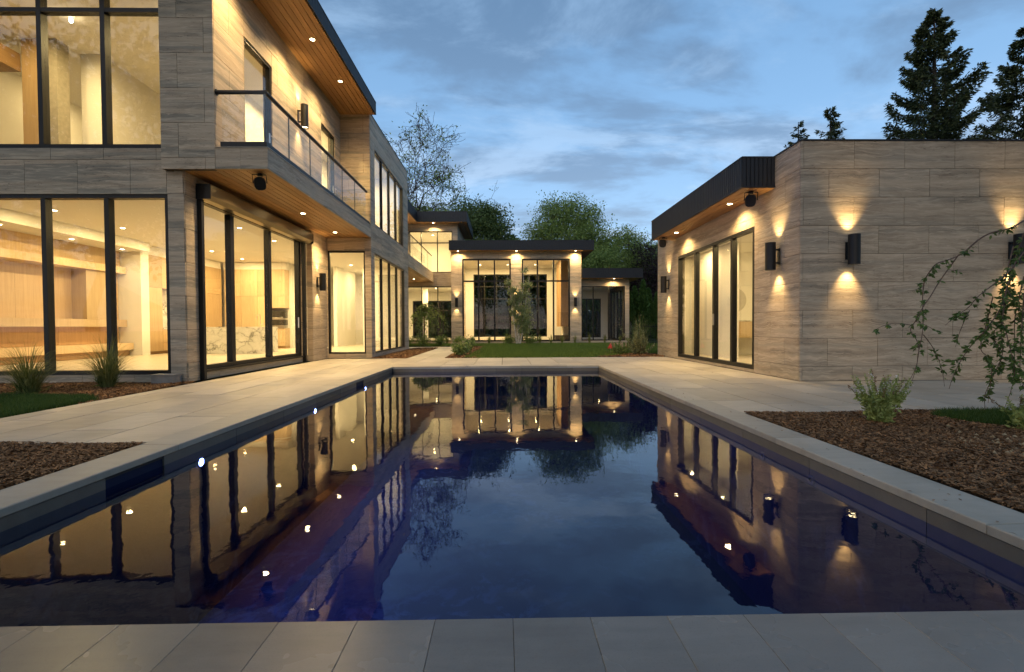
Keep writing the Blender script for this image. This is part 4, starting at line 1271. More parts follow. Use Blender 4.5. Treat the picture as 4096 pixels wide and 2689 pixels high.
# ================================================================== GLAZED PAVILION (far centre)
V = thing('glazed_pavilion', 'single-storey pavilion with two tall gridded windows at the end of the lawn', 'house', (0.8, 30.5, 0.0))
YV, XV0, XV1 = 27.6, -3.10, 4.635
VW1 = (-2.44, 0.44, 0.12, 5.02)
VW2 = (1.09, 3.95, 0.12, 5.02)
wall('front_wall', V, 'F', YV, XV0, XV1, -0.02, 5.47, [VW1, VW2], uref=-3.6, **TT)
wall('side_wall', V, 'E', XV1, YV + 0.024, 34.5, 0.0, 5.47, (), uref=28.0, **TT)
wall('side_wall', V, 'W', XV0, YV + 0.024, 34.5, 0.0, 5.47, ())
window(V, 'F', YV, *VW1, mull=[-1.48, -0.53], trans=[3.70], fw=0.085, dep=0.14)
window(V, 'F', YV, *VW2, mull=[2.02, 2.98], trans=[3.70], fw=0.085, dep=0.14)
BW1 = (-2.2, 0.5, 0.25, 4.85)
BW2 = (1.0, 3.2, 0.25, 4.85)
wall('back_wall', V, 'F', 34.3, XV0 + 0.2, XV1 - 0.2, 0.0, 5.47, [BW1, BW2], thick=0.12)
window(V, 'F', 34.3, *BW1, mull=[-1.4, -0.5], trans=[3.05, 3.95], fw=0.07, dep=0.08, pm=M_GLASSBACK)
window(V, 'F', 34.3, *BW2, mull=[1.9, 2.6], trans=[3.05, 3.95], fw=0.07, dep=0.08, pm=M_GLASSBACK)
roof(V, -3.16, 5.30, 27.1, 34.9, 5.45, 6.02, 'FE', 0.10)
soffit(V, -3.14, 5.27, 27.13, YV + 0.02, 5.44, along='X')
soffit(V, XV1 + 0.0, 5.27, YV + 0.02, 34.8, 5.442)
span('interior_floor', (-2.9, YV + 0.2, 0.0), (4.45, 34.3, 0.10), M_FLOOR, V)
span('interior_ceiling', (-2.9, YV + 0.2, 5.28), (4.45, 34.3, 5.42), M_CEIL, V)
span('lining_wall', (-2.905, YV + 0.2, 0.1), (-2.88, 34.3, 5.28), M_WHITE, V)
span('lining_wall', (4.43, YV + 0.2, 0.1), (4.445, 34.3, 5.28), M_WHITE, V)
fp = thing('chimney_breast', 'tall timber-panelled chimney breast hanging inside the pavilion', 'fireplace', (4.0, 30.6, 0.1))
for z0, z1 in ((0.98, 1.9), (1.91, 2.9), (2.91, 3.9), (3.91, 5.27)):
    for a, b in ((29.3, 29.9), (29.9, 30.5), (30.5, 31.1), (31.1, 31.7)):
        span('timber_panel', (3.62, a + 0.006, z0 + 0.004), (4.42, b - 0.006, z1 - 0.004), COPPERWOOD, fp)
span('plaster_leg', (3.95, 30.9, 0.105), (4.42, 31.6, 0.976), M_WHITE, fp)
ht = thing('hearth_bench', 'low dark stone hearth below the chimney breast', 'hearth', (3.8, 30.2, 0.1))
span('stone_block', (3.3, 29.7, 0.16), (4.42, 30.8, 0.42), simple('dark_stone', (0.06, 0.05, 0.04), 0.5), ht)
span('recessed_base', (3.36, 29.76, 0.102), (4.40, 30.74, 0.158), M_BLACK, ht)
for i, (x, y) in enumerate(((-1.6, 29.3), (0.3, 29.3), (2.2, 29.3), (-1.6, 32.2), (0.3, 32.2), (2.2, 32.2))):
    downlight(x, y, 5.28, 115.0, ORD[i % 3] + (' ceiling downlight from the left inside the pavilion, front row' if i < 3 else ' ceiling downlight from the left inside the pavilion, back row'), 'pavilion ceiling downlights', color=WARM_IN)
for i, x in enumerate((-2.65, 0.77, 4.25)):
    downlight(x, 27.33, 5.44, 260.0, ['left', 'middle', 'right'][i] + ' downlight in the pavilion eaves', 'pavilion eaves downlights', rad(150), dark=True)
for x, l in ((-2.77, 'left'), (0.77, 'middle'), (4.25, 'right')):
    sconce('F', YV, x, 2.17, {'left': 'black cylinder wall light left of the pavilion windows', 'middle': 'black cylinder wall light on the pier behind the birch', 'right': 'black cylinder wall light right of the pavilion windows'}[l], 'cylinder wall lights', power=42.0)

# ================================================================== GARDEN ROOM (low, far right)
LP = thing('garden_room', 'low glazed garden room with dark windows right of the pavilion', 'house', (6.2, 30.0, 0.0))
YL, XL1 = 28.0, 7.60
wall('front_wall', LP, 'F', YL, XV1 + 0.03, XL1, -0.05, 3.86, [(4.70, 7.34, 0.13, 3.42)], uref=4.2, **TT)
wall('side_wall', LP, 'E', XL1, YL + 0.024, 33.0, -0.05, 3.86, [(28.8, 32.4, 0.13, 3.3)], uref=28.0, **TT)
window(LP, 'F', YL, 4.70, 7.34, 0.13, 3.42, mull=[5.42, 6.37], fw=0.055, dep=0.11)
window(LP, 'E', XL1, 28.8, 32.4, 0.13, 3.3, mull=[29.7, 30.6, 31.5], fw=0.055, dep=0.11)
wall('back_wall', LP, 'F', 32.9, XV1 + 0.03, XL1 - 0.2, 0.0, 3.86, [(4.9, 6.9, 0.2, 2.95)], thick=0.1)
window(LP, 'F', 32.9, 4.9, 6.9, 0.2, 2.95, mull=[5.9], fw=0.06, dep=0.08, pm=M_GLASSBACK)
roof(LP, XV1 + 0.01, 8.25, 27.38, 33.6, 3.85, 4.42, 'FE', 0.10)
soffit(LP, XV1 + 0.01, 8.22, 27.41, YL + 0.02, 3.84, along='X')
soffit(LP, XL1, 8.22, YL + 0.02, 33.5, 3.842)
span('interior_floor', (4.66, YL + 0.2, 0.0), (7.4, 32.9, 0.10), M_FLOOR, LP)
span('interior_ceiling', (4.66, YL + 0.2, 3.55), (7.4, 32.9, 3.70), M_CEIL, LP)
downlight(6.0, 29.2, 3.55, 12.0, 'dim ceiling downlight inside the garden room', 'garden room ceiling downlights', color=WARM_IN)
downlight(6.6, 27.68, 3.84, 200.0, 'downlight in the garden room eaves', 'garden room eaves downlights', rad(150), dark=True)
# ================================================================== VEGETATION
def leafquads(p, size, g, aspect=0.45, up=0.0, dirs=None, spread=1.0):
    """p (n,3) -> (n,4,3) leaf-shaped quads; dirs bends the leaf direction"""
    n = len(p)
    d = g.normal(0, 1, (n, 3)) * spread
    if dirs is not None: d = d + dirs
    d[:, 2] += up
    d /= np.linalg.norm(d, axis=1)[:, None] + 1e-9
    r = g.normal(0, 1, (n, 3))
    s = np.cross(d, r)
    s /= np.linalg.norm(s, axis=1)[:, None] + 1e-9
    l = (size * g.uniform(0.65, 1.3, n))[:, None]
    w = l * aspect * 0.5
    return np.stack([p, p + d * l * 0.45 + s * w, p + d * l, p + d * l * 0.45 - s * w], 1)
def curve(a, b, sag, n, g, jit=0.0):
    a, b = np.array(a, float), np.array(b, float)
    out = []
    for i in range(n + 1):
        t = i / n
        p = a * (1 - t) + b * t
        p = p + np.array((0, 0, sag * 4 * t * (1 - t))) + (g.normal(0, jit, 3) if 0 < i < n else 0)
        out.append(tuple(p))
    return out
def crown_tree(name, label, cat, base, h, c, r, nclump, nleaf, lsize, lm, bm, tr, group, seed, sig=0.16, lobes=7, shell=0.45, parts=('trunk', 'crown'), lobeamp=0.22, aspect=0.5):
    """broadleaf tree: c = crown centre, r = crown radii"""
    g = np.random.default_rng(seed)
    base, c, r = np.array(base, float), np.array(c, float), np.array(r, float)
    t = thing(name, label, cat, base, group)
    ld = g.normal(0, 1, (lobes, 3)); ld /= np.linalg.norm(ld, axis=1)[:, None]
    la = g.uniform(-lobeamp, lobeamp, lobes)
    d = g.normal(0, 1, (nclump, 3)); d /= np.linalg.norm(d, axis=1)[:, None]
    f = 1 + (np.maximum(d @ ld.T, 0) ** 3) @ la
    rr = f * (shell + (1 - shell) * g.uniform(0, 1, nclump) ** 0.55)
    cc = c + d * rr[:, None] * r
    mb = MB()
    top = c + np.array((0, 0, -0.1)) * r
    tp = curve(base, top, 0, 5, g, 0.012 * h)
    mb.tube(tp, [tr * (1 - 0.75 * i / 5) for i in range(6)], 8)
    nl = 9
    ends = []
    for i in range(nl):
        a = 2 * math.pi * (i + g.uniform(-.3, .3)) / nl
        e = c + np.array((math.cos(a) * 0.55, math.sin(a) * 0.55, g.uniform(-0.35, 0.55))) * r
        st = np.array(tp[2 + int(g.integers(0, 3))])
        pts = curve(st, e, 0.06 * r[2], 4, g, 0.03 * r[0])
        mb.tube(pts, [tr * 0.42 * (1 - 0.7 * k / 4) for k in range(5)], 5, False)
        ends += pts[2:]
    ends = np.array(ends)
    for q in cc[:: max(1, nclump // 150)]:
        k = np.argmin(((ends - q) ** 2).sum(1))
        mb.tube(curve(ends[k], q, 0.03 * r[2], 3, g, 0.03 * r[0]), [tr * 0.12, tr * 0.09, tr * 0.06, tr * 0.03], 3, False)
    mb.build(parts[0], bm, t)
    n = nclump * nleaf
    ci = np.repeat(np.arange(nclump), nleaf)
    sz = (sig * r.mean() * g.uniform(0.6, 1.4, nclump))[ci][:, None]
    p = cc[ci] + np.clip(g.normal(0, 1, (n, 3)), -1.7, 1.7) * sz * np.array((1.15, 1.15, 0.75))
    np_mesh(parts[1], leafquads(p, lsize, g, aspect), 4, lm, t, tuple(base))
    return t
WG = 'trees beyond the house'
# sparse tall tree left of centre: recursive limbs, few leaves
def sparse_tree(name, label, base, h, seed, lean, nl, lm, group, levels=5, leafy=0.35, lsize=0.3):
    g = np.random.default_rng(seed)
    t = thing(name, label, 'tree', base, group)
    mb = MB()
    tips = []
    def grow(p, d, L, r, lv):
        pts = [p]
        k = 4 if lv < 2 else 3
        dd = d.copy()
        for i in range(k):
            dd = dd + g.normal(0, 0.10 + 0.03 * lv, 3) + np.array((0, 0, 0.05 if lv < 2 else 0.02))
            dd /= np.linalg.norm(dd)
            pts.append(pts[-1] + dd * L / k)
        mb.tube([tuple(q) for q in pts], [max(0.016, r * (1 - 0.55 * i / k)) for i in range(k + 1)], max(3, 7 - lv), False)
        if lv >= levels:
            tips.append(pts[-1]); tips.append(pts[-2]); return
        if lv >= levels - 1: tips.append(pts[-1])
        r = max(r, 0.03)
        nc = [7, 5, 4, 4, 3, 2][lv]
        for j in range(nc):
            i = 1 + int(g.integers(0, k))
            a = g.normal(0, 1, 3); a -= a.dot(dd) * dd; a /= np.linalg.norm(a)
            ang = g.uniform(0.35, 0.95)
            nd = dd * math.cos(ang) + a * math.sin(ang)
            nd = nd + np.array(lean) * (0.25 if lv == 0 else 0.08)
            nd /= np.linalg.norm(nd)
            grow(pts[i], nd, L * g.uniform(0.55, 0.78), r * (1 - 0.55 * i / k) * 0.68, lv + 1)
    grow(np.array(base, float), np.array((0.03, 0, 1.0)), h * 0.42, h * 0.021, 0)
    mb.build('trunk', M_BARKD, t)
    tips = np.array(tips)
    keep = tips[g.uniform(0, 1, len(tips)) < leafy]
    p = np.repeat(keep, nl, 0) + g.normal(0, 0.28, (len(keep) * nl, 3))
    np_mesh('crown', leafquads(p, lsize, g, 0.5), 4, lm, t, tuple(base))
    return t
sparse_tree('oak_tree', 'tall half-bare tree with wispy branches behind the main house', (-9.0, 45.0, 0.0), 18.8, 14, (0.45, 0.0, 0.1), 8, L_OAK, WG, 6, 0.13, 0.24)
crown_tree('maple_tree', 'dark green tree behind the rear wing roof', 'tree', (-1.9, 40, 0), 12, (-2.0, 40, 8.4), (2.6, 2.8, 3.6), 200, 150, 0.20, L_DARK, M_BARKD, 0.22, WG, 33, 0.17)
crown_tree('maple_tree', 'leaning leafy tree seen above the rear wing eaves', 'tree', (-5.6, 41, 0), 11, (-5.6, 41, 8.2), (3.2, 3.0, 2.8), 170, 130, 0.20, L_OAK, M_BARKD, 0.22, WG, 34, 0.17)
crown_tree('linden_tree', 'round-crowned green tree above the middle of the pavilion roof', 'tree', (5.7, 42, 0), 12, (5.55, 42, 8.7), (3.35, 3.2, 3.45), 260, 150, 0.18, L_OAK, M_BARKD, 0.25, WG, 35, 0.15, 9, 0.4)
crown_tree('ash_tree', 'soft pale green tree right of the round tree', 'tree', (10.4, 40, 0), 9, (10.3, 40, 6.0), (2.6, 2.6, 3.3), 210, 140, 0.17, L_OAK, M_BARKD, 0.2, WG, 36, 0.16)
crown_tree('ash_tree', 'low leafy tree between the round tree and the garden room roof', 'tree', (7.6, 37.5, 0), 7, (7.6, 37.5, 4.8), (2.3, 2.2, 2.6), 150, 130, 0.17, L_OAK, M_BARKD, 0.18, WG, 37, 0.17)
crown_tree('ash_tree', 'distant tree peeping out beside the pool house eaves', 'tree', (13.6, 44, 0), 9, (13.6, 44, 5.6), (2.4, 2.4, 3.0), 120, 70, 0.22, L_DARK, M_BARKD, 0.18, WG, 38, 0.17)
crown_tree('purple_tree', 'dark purple-leaved tree beside the pool house', 'tree', (11.7, 37.5, 0), 7, (11.7, 37.5, 4.4), (1.9, 1.9, 3.1), 150, 90, 0.18, L_PURPLE, M_BARKD, 0.16, WG, 39, 0.17)
# wood behind the pavilion, seen through its rear windows
g0 = np.random.default_rng(77)
nW = 110000
px = g0.uniform(-45, 45, nW); py = g0.uniform(47, 56, nW)
hz_ = 8.3 + 1.2 * np.sin(px * 0.7 + 1) + 0.9 * np.sin(px * 1.9)
pz = hz_ * g0.uniform(0, 1, nW) ** 0.85
tag(np_mesh('far_woodland', leafquads(np.stack([px, py, pz], 1), 0.66, g0, 0.6), 4, L_DARK), 'dark wooded belt far behind the pavilion', 'woodland', None, 'stuff')

def conifer(name, label, base, h, rb, z0, seed, nb, lm, group, nl=60, lsize=0.16, droop=0.25):
    g = np.random.default_rng(seed)
    t = thing(name, label, 'tree', base, group)
    b = np.array(base, float)
    mb = MB()
    mb.tube([tuple(b), tuple(b + np.array((0.02 * h * 0.3, 0, h * 0.5))), tuple(b + (0, 0, h))], [0.02 * h, 0.012 * h, 0.012], 7)
    P, D = [], []
    for i in range(nb):
        f = (i + g.uniform(0, 1)) / nb
        z = z0 + (h - z0) * f ** 0.9
        L = rb * (1 - (z - z0) / (h - z0)) ** 0.82 * g.uniform(0.62, 1.22) + 0.10
        a = g.uniform(0, 2 * math.pi)
        d = np.array((math.cos(a), math.sin(a), 0.0))
        n = 6
        pts = []
        for k in range(n + 1):
            u = k / n
            pts.append(b + np.array((0, 0, z)) + d * L * u + np.array((0, 0, L * (-droop * math.sin(u * 2.6) + 0.32 * u * u))))
        mb.tube([tuple(q) for q in pts], [0.014 * L + 0.008 - (0.012 * L) * k / n for k in range(n + 1)], 3, False)
        m = int(nl * (0.35 + L / rb))
        u = g.uniform(0.15, 1.0, m) ** 0.75
        idx = np.minimum((u * n).astype(int), n - 1)
        fr = (u * n - idx)[:, None]
        A = np.array(pts)
        q = A[idx] * (1 - fr) + A[idx + 1] * fr
        side = np.array((-d[1], d[0], 0))
        sw = g.normal(0, 0.17 * L, m) * (1.05 - u * 0.8)
        q = q + side * sw[:, None] + np.stack([np.zeros(m), np.zeros(m), -np.abs(g.normal(0, 0.09, m)) * L ** 0.5], 1)
        P.append(q)
        D.append(np.repeat((d * 0.9 + np.array((0, 0, -0.35)))[None], m, 0) + side * np.sign(sw)[:, None] * 0.5)
    mb.build('trunk', M_BARKD, t)
    P = np.concatenate(P); D = np.concatenate(D)
    np_mesh('crown', leafquads(P, lsize, g, 0.34, 0.0, D, 0.55), 4, lm, t, tuple(base))
    return t
CG = 'tall conifers behind the pool house'
conifer('conifer_tree', 'tallest dark conifer rising above the pool house roof', (18.65, 20.0, 0.0), 14.6, 3.3, 4.0, 51, 190, L_CONIFER, CG, 300, 0.17)
conifer('conifer_tree', 'dark conifer cut by the right edge above the pool house', (23.3, 20.5, 0.0), 14.2, 3.6, 4.0, 52, 170, L_CONIFER, CG, 280, 0.17)
conifer('conifer_tree', 'small conifer top showing over the pool house parapet', (14.15, 20.0, 0.0), 10.35, 1.5, 4.0, 53, 90, L_CONIFER, CG, 70, 0.17, 0.1)
conifer('conifer_tree', 'tiny conifer tip at the corner of the pool house parapet', (12.75, 20.0, 0.0), 9.75, 1.0, 5.0, 54, 60, L_CONIFER, CG, 50, 0.15, 0.1)
conifer('conifer_tree', 'lower conifer filling in between the two tall conifers', (20.9, 21.5, 0.0), 10.9, 2.0, 4.0, 55, 90, L_CONIFER, CG, 90, 0.19, 0.1)
def arborvitae(base, h, r, seed, label):
    g = np.random.default_rng(seed)
    t = thing('arborvitae', label, 'tree', base, 'arborvitae row')
    b = np.array(base, float)
    MB().tube([tuple(b), tuple(b + (0, 0, h * 0.9))], [0.05, 0.01], 6).build('trunk', M_BARKD, t)
    n = 3600
    u = g.uniform(0.02, 1, n)
    a = g.uniform(0, 2 * np.pi, n)
    lump = 1 + 0.18 * np.sin(a * 5 + u * 14) + 0.1 * np.sin(a * 3 - u * 31)
    rr = r * (1 - u) ** 0.72 * (0.35 + 0.65 * np.minimum(u * 6, 1)) * lump * g.uniform(0.62, 1.05, n) ** 0.6
    p = b + np.stack([rr * np.cos(a), rr * np.sin(a), u * h], 1)
    np_mesh('crown', leafquads(p, 0.17, g, 0.4, 1.1, np.stack([np.cos(a), np.sin(a), 0 * a], 1) * 0.5, 0.45), 4, L_ARB, t, tuple(base))
for i, (x, y, h, r, l) in enumerate([(8.95, 33.0, 3.35, 0.55, 'first arborvitae of the row next to the garden room'), (9.45, 33.4, 3.75, 0.55, 'second arborvitae from the garden room'), (9.95, 33.0, 4.15, 0.6, 'tallest arborvitae in the row by the fence'), (10.45, 33.4, 3.6, 0.55, 'fourth arborvitae from the garden room'), (10.95, 33.0, 3.3, 0.55, 'arborvitae nearest the pool house in the row')]):
    arborvitae((x, y, 0), h, r, 60 + i, l)
# trees behind the camera, mirrored in the glazing
BG = 'garden trees behind the viewpoint'
rt = crown_tree('garden_tree', 'tall garden tree standing behind the viewpoint, nearest the house', 'tree', (-11, -12, 0), 14, (-11, -12, 9.5), (5.2, 5.0, 5.6), 240, 60, 0.34, L_DARK, M_BARKD, 0.3, BG, 81, 0.14, 9, 0.35)
for (x, y, s, rz, lab) in ((-3.0, -17, 1.05, 1.3, 'tall garden tree behind the viewpoint, straight behind the pool'), (6.5, -13, 0.95, 2.6, 'tall garden tree behind the viewpoint, right of the pool axis'), (14.5, -7, 1.0, 4.0, 'tall garden tree behind the viewpoint, far right'), (-19.5, -5, 1.0, 5.2, 'tall garden tree behind the viewpoint, far left'), (17.0, 3.0, 0.8, 3.1, 'garden tree right of the viewpoint, beyond the mulch bed')):
    o = rt.copy(); COL.objects.link(o)
    o.location = (x, y, 0); o.rotation_euler = (0, 0, rz); o.scale = (s, s, s); o['label'] = lab
    for ch in rt.children:
        c_ = ch.copy(); COL.objects.link(c_); c_.parent = o

# ---------------- ornamental grasses
def tuft(name, label, base, h, spread, n, m, group, seed, w=0.004, seg=6, droop=1.0):
    g = np.random.default_rng(seed)
    b = np.array(base, float)
    a = g.uniform(0, 2 * np.pi, n)
    L = h * g.uniform(0.5, 1.25, n)
    out = g.uniform(0.15, 1.0, n) * spread
    r0 = g.uniform(0, 0.13, n) * spread
    d = np.stack([np.cos(a), np.sin(a), 0 * a], 1)
    s = np.stack([-np.sin(a), np.cos(a), 0 * a], 1)
    tw = g.normal(0, 0.25, n)
    V = []
    u = np.linspace(0, 1, seg + 1)
    rows = []
    for q in u:
        x = (r0 + out * (q ** 1.6))[:, None] * d + (tw * out * q * q)[:, None] * s
        z = L * (1.55 * q - 0.62 * droop * q ** 2.4 * (out / spread + 0.35))
        rows.append(b + x + np.stack([0 * z, 0 * z, z], 1))
    for i in range(seg):
        wa, wb = w * (1 - u[i] ** 2 * 0.9), w * (1 - u[i + 1] ** 2 * 0.95)
        V.append(np.stack([rows[i] - s * wa, rows[i] + s * wa, rows[i + 1] + s * wb, rows[i + 1] - s * wb], 1))
    V = np.concatenate(V)
    t = thing(name, label, 'grass', base, group)
    np_mesh('blades', V, 4, m, t, tuple(base))
    k = int(n * 0.4)
    p = b + np.stack([g.normal(0, 0.06 * spread, k), g.normal(0, 0.06 * spread, k), g.uniform(0, 0.08, k)], 1)
    np_mesh('crown', leafquads(p, h * 0.3, g, 0.05, 1.3, None, 0.8), 4, L_GRASSD, t, tuple(base))
    return t
OG = 'ornamental grasses under the left window'
tuft('ornamental_grass', 'large arching ornamental grass at the left edge below the window', (-7.30, 7.25, 0.0), 0.66, 0.95, 460, L_ORN, OG, 91, 0.0034, 8, 1.25)
tuft('ornamental_grass', 'upright ornamental grass before the second window mullion', (-6.75, 8.02, 0.0), 0.72, 0.85, 430, L_ORN, OG, 92, 0.0032, 8, 1.2)
TG = 'small grass tufts along the pavilion wall'
for i, x in enumerate((-3.3, -2.6, -1.8, -0.85, 0.15, 1.35, 2.1, 2.75, 3.4, 4.15, 5.0, 5.9, 6.8)):
    tuft('grass_tuft', 'small grass tuft, ' + (ORD[i] + ' from the left along the pavilion wall' if i < 8 else ORD[12 - i] + ' from the right end of the wall'), (x, 27.05, 0), 0.42, 0.30, 70, L_ORN, TG, 100 + i, 0.010, 4)
tuft('ornamental_grass', 'tall fountain grass behind the yellowish dwarf conifer', (5.02, 17.1, 0), 1.05, 0.95, 260, L_ORN, 'ornamental grasses by the pool house', 120, 0.007, 5)

# ---------------- shrubs
def shrub(name, label, base, h, r, n, lsize, lm, group, seed, stems=9, flowers=None, cat='shrub'):
    g = np.random.default_rng(seed)
    b = np.array(base, float)
    t = thing(name, label, cat, base, group)
    mb = MB()
    P = []
    F = []
    for i in range(stems):
        a = g.uniform(0, 2 * np.pi)
        q = g.uniform(0.15, 1.0)
        e = b + np.array((math.cos(a) * r * q, math.sin(a) * r * q, h * g.uniform(0.6, 1.0) * (1.05 - 0.35 * q)))
        pts = curve(b + g.normal(0, 0.02, 3) * (1, 1, 0), e, 0.05 * h, 4, g, 0.02 * r)
        mb.tube(pts, [0.012 * h + 0.003, 0.01 * h + 0.002, 0.007 * h + 0.002, 0.005 * h + 0.001, 0.002], 4, False)
        A = np.array(pts)
        m = n // stems
        u = g.uniform(0.15, 1, m)
        k = np.minimum((u * 4).astype(int), 3)
        f = (u * 4 - k)[:, None]
        P.append(A[k] * (1 - f) + A[k + 1] * f + g.normal(0, 0.11 * r + 0.01, (m, 3)))
        if flowers:
            m2 = flowers[1]
            u = g.uniform(0.0, 1, m2)[:, None]
            F.append(e + np.array((0, 0, 1.0)) * u * h * 0.3 + g.normal(0, 0.012, (m2, 3)))
    mb.build('stem', M_BARKR, t)
    p = np.concatenate(P)
    p[:, 2] = np.maximum(p[:, 2], b[2] + 0.01)
    np_mesh('foliage', leafquads(p, lsize, g, 0.5, 0.4), 4, lm, t, tuple(base))
    if flowers:
        np_mesh('flower_spikes', leafquads(np.concatenate(F), flowers[2], g, 0.7, 0.6), 4, flowers[0], t, tuple(base))
    return t
SG = 'shrubs along the garden path'
for i, (x, y, h, r, lab) in enumerate([(-1.50, 16.2, 0.46, 0.42, 'leafy shrub nearest the patio in the bed right of the path'), (-1.45, 17.8, 0.55, 0.40, 'second leafy shrub in the bed right of the path'), (-1.50, 19.6, 0.60, 0.42, 'third leafy shrub in the bed right of the path, near the lawn')]):
    shrub('leafy_shrub', lab, (x, y, 0), h, r, 900, 0.085, L_SHRUB, SG, 130 + i, 12, (L_FLOWERP, 7, 0.03))
for i, (x, y, h, r, lab) in enumerate([(-5.2, 24.6, 0.6, 0.6, 'low shrub at the left end of the rear wing bed'), (-4.2, 24.4, 0.7, 0.65, 'low shrub below the weeping tree'), (-3.3, 24.5, 0.6, 0.55, 'low shrub in the rear bed in front of the pavilion corner'), (-2.3, 25.0, 0.5, 0.5, 'low shrub at the right end of the rear wing bed')]):
    shrub('low_shrub', lab, (x, y, 0), h, r, 800, 0.09, L_OAK, 'low shrubs before the rear wing', 140 + i, 12)
for i, (x, lab) in enumerate([(0.25, 'green shrub left of the birch foot'), (1.55, 'pale green shrub right of the birch foot')]):
    shrub('low_shrub', lab, (x, 26.5, 0), 0.5, 0.55, 700, 0.09, L_SHRUB, 'shrubs at the birch foot', 150 + i, 12)
shrub('flowering_shrub', 'small pale pink flowering shrub in the bed before the dwarf conifer', (4.12, 16.3, 0), 0.42, 0.42, 900, 0.07, L_SHRUB, None, 160, 14, (L_FLOWERP, 26, 0.035))
fl = thing('marker_flag', 'small red marker flag on a wire beside the flowering shrub', 'flag', (3.72, 16.1, 0))
MB().tube([(3.72, 16.1, -0.01), (3.72, 16.1, 0.42)], 0.004, 5).build('wire', M_STEEL, fl)
MB().poly([(3.72, 16.1, 0.42), (3.64, 16.08, 0.30), (3.60, 16.12, 0.22), (3.78, 16.1, 0.22), (3.722, 16.102, 0.42), (3.642, 16.082, 0.30), (3.602, 16.122, 0.22), (3.782, 16.102, 0.22)], [(0, 1, 2, 3), (7, 6, 5, 4)]).build('flag_cloth', M_FLAG, fl)
# dwarf conifer with upswept arms
g1 = np.random.default_rng(170)
dc = thing('dwarf_conifer', 'yellowish upswept dwarf conifer at the far corner of the pool house', 'shrub', (4.75, 16.2, 0))
mb = MB(); P = []; D = []
for i in range(34):
    a = g1.uniform(0, 2 * np.pi); q = g1.uniform(0.1, 1)
    e = np.array((4.75 + math.cos(a) * 0.52 * q, 16.2 + math.sin(a) * 0.52 * q, (0.95 - 0.45 * q) * g1.uniform(0.6, 1.05)))
    if i == 0: e = np.array((4.78, 16.2, 1.42))
    if i == 1: e = np.array((4.05, 16.1, 0.92))
    if i == 2: e = np.array((4.62, 16.2, 1.15))
    pts = curve((4.75, 16.2, 0.0), e, -0.10, 5, g1, 0.015)
    mb.tube(pts, [0.018, 0.015, 0.012, 0.009, 0.006, 0.003], 4, False)
    A = np.array(pts); u = g1.uniform(0.15, 1, 90); k = np.minimum((u * 5).astype(int), 4); f = (u * 5 - k)[:, None]
    P.append(A[k] * (1 - f) + A[k + 1] * f + g1.normal(0, 0.022, (90, 3)))
    dd = A[-1] - A[0]; dd /= np.linalg.norm(dd)
    D.append(np.repeat((dd * 0.8 + np.array((0, 0, 0.6)))[None], 90, 0))
mb.build('stem', M_BARKR, dc)
np_mesh('foliage', leafquads(np.concatenate(P), 0.075, g1, 0.4, 0.2, np.concatenate(D), 0.6), 4, L_SPRUCE, dc, (4.75, 16.2, 0))

# birch clump in front of the pavilion pier
bt = thing('birch_tree', 'slender multi-stemmed birch in front of the pavilion pier', 'tree', (0.82, 26.4, 0))
g2 = np.random.default_rng(180)
mb = MB(); P = []
for i, (x, yo, h, lx) in enumerate([(-0.25, 0.0, 3.9, -0.35), (-0.08, 0.1, 3.4, -0.15), (0.05, -0.05, 3.2, 0.05), (0.16, 0.05, 4.55, 0.22), (0.28, 0.0, 3.8, 0.35)]):
    pts = curve((0.82 + x * 0.35, 26.4 + yo, 0), (0.82 + x + lx, 26.4 + yo, h), 0.0, 7, g2, 0.03)
    mb.tube(pts, [0.045 * (1 - 0.85 * k / 7) for k in range(8)], 6, False)
    A = np.array(pts)
    for j in range(40):
        u = g2.uniform(0.2 if i > 2 else 0.36, 1.0); k = min(int(u * 7), 6)
        p0 = A[k]
        rr = (0.42 if i > 2 else 0.26) * (1.1 - 0.65 * u)
        a = g2.uniform(0, 2 * np.pi)
        e = p0 + np.array((math.cos(a) * rr, math.sin(a) * rr, g2.uniform(0.12, 0.42)))
        mb.tube([tuple(p0), tuple(e)], [0.008, 0.002], 3, False)
        f = g2.uniform(0.2, 1.05, 26)[:, None]
        P.append(p0 * (1 - f) + e * f + g2.normal(0, 0.055, (26, 3)))
P.append(np.array((1.22, 26.35, 1.35)) + g2.normal(0, 1, (1500, 3)) * np.array((0.20, 0.20, 0.42)))
mb.build('trunk', M_BIRCHBARK, bt)
np_mesh('crown', leafquads(np.concatenate(P), 0.085, g2, 0.62), 4, L_BIRCH, bt, (0.82, 26.4, 0))
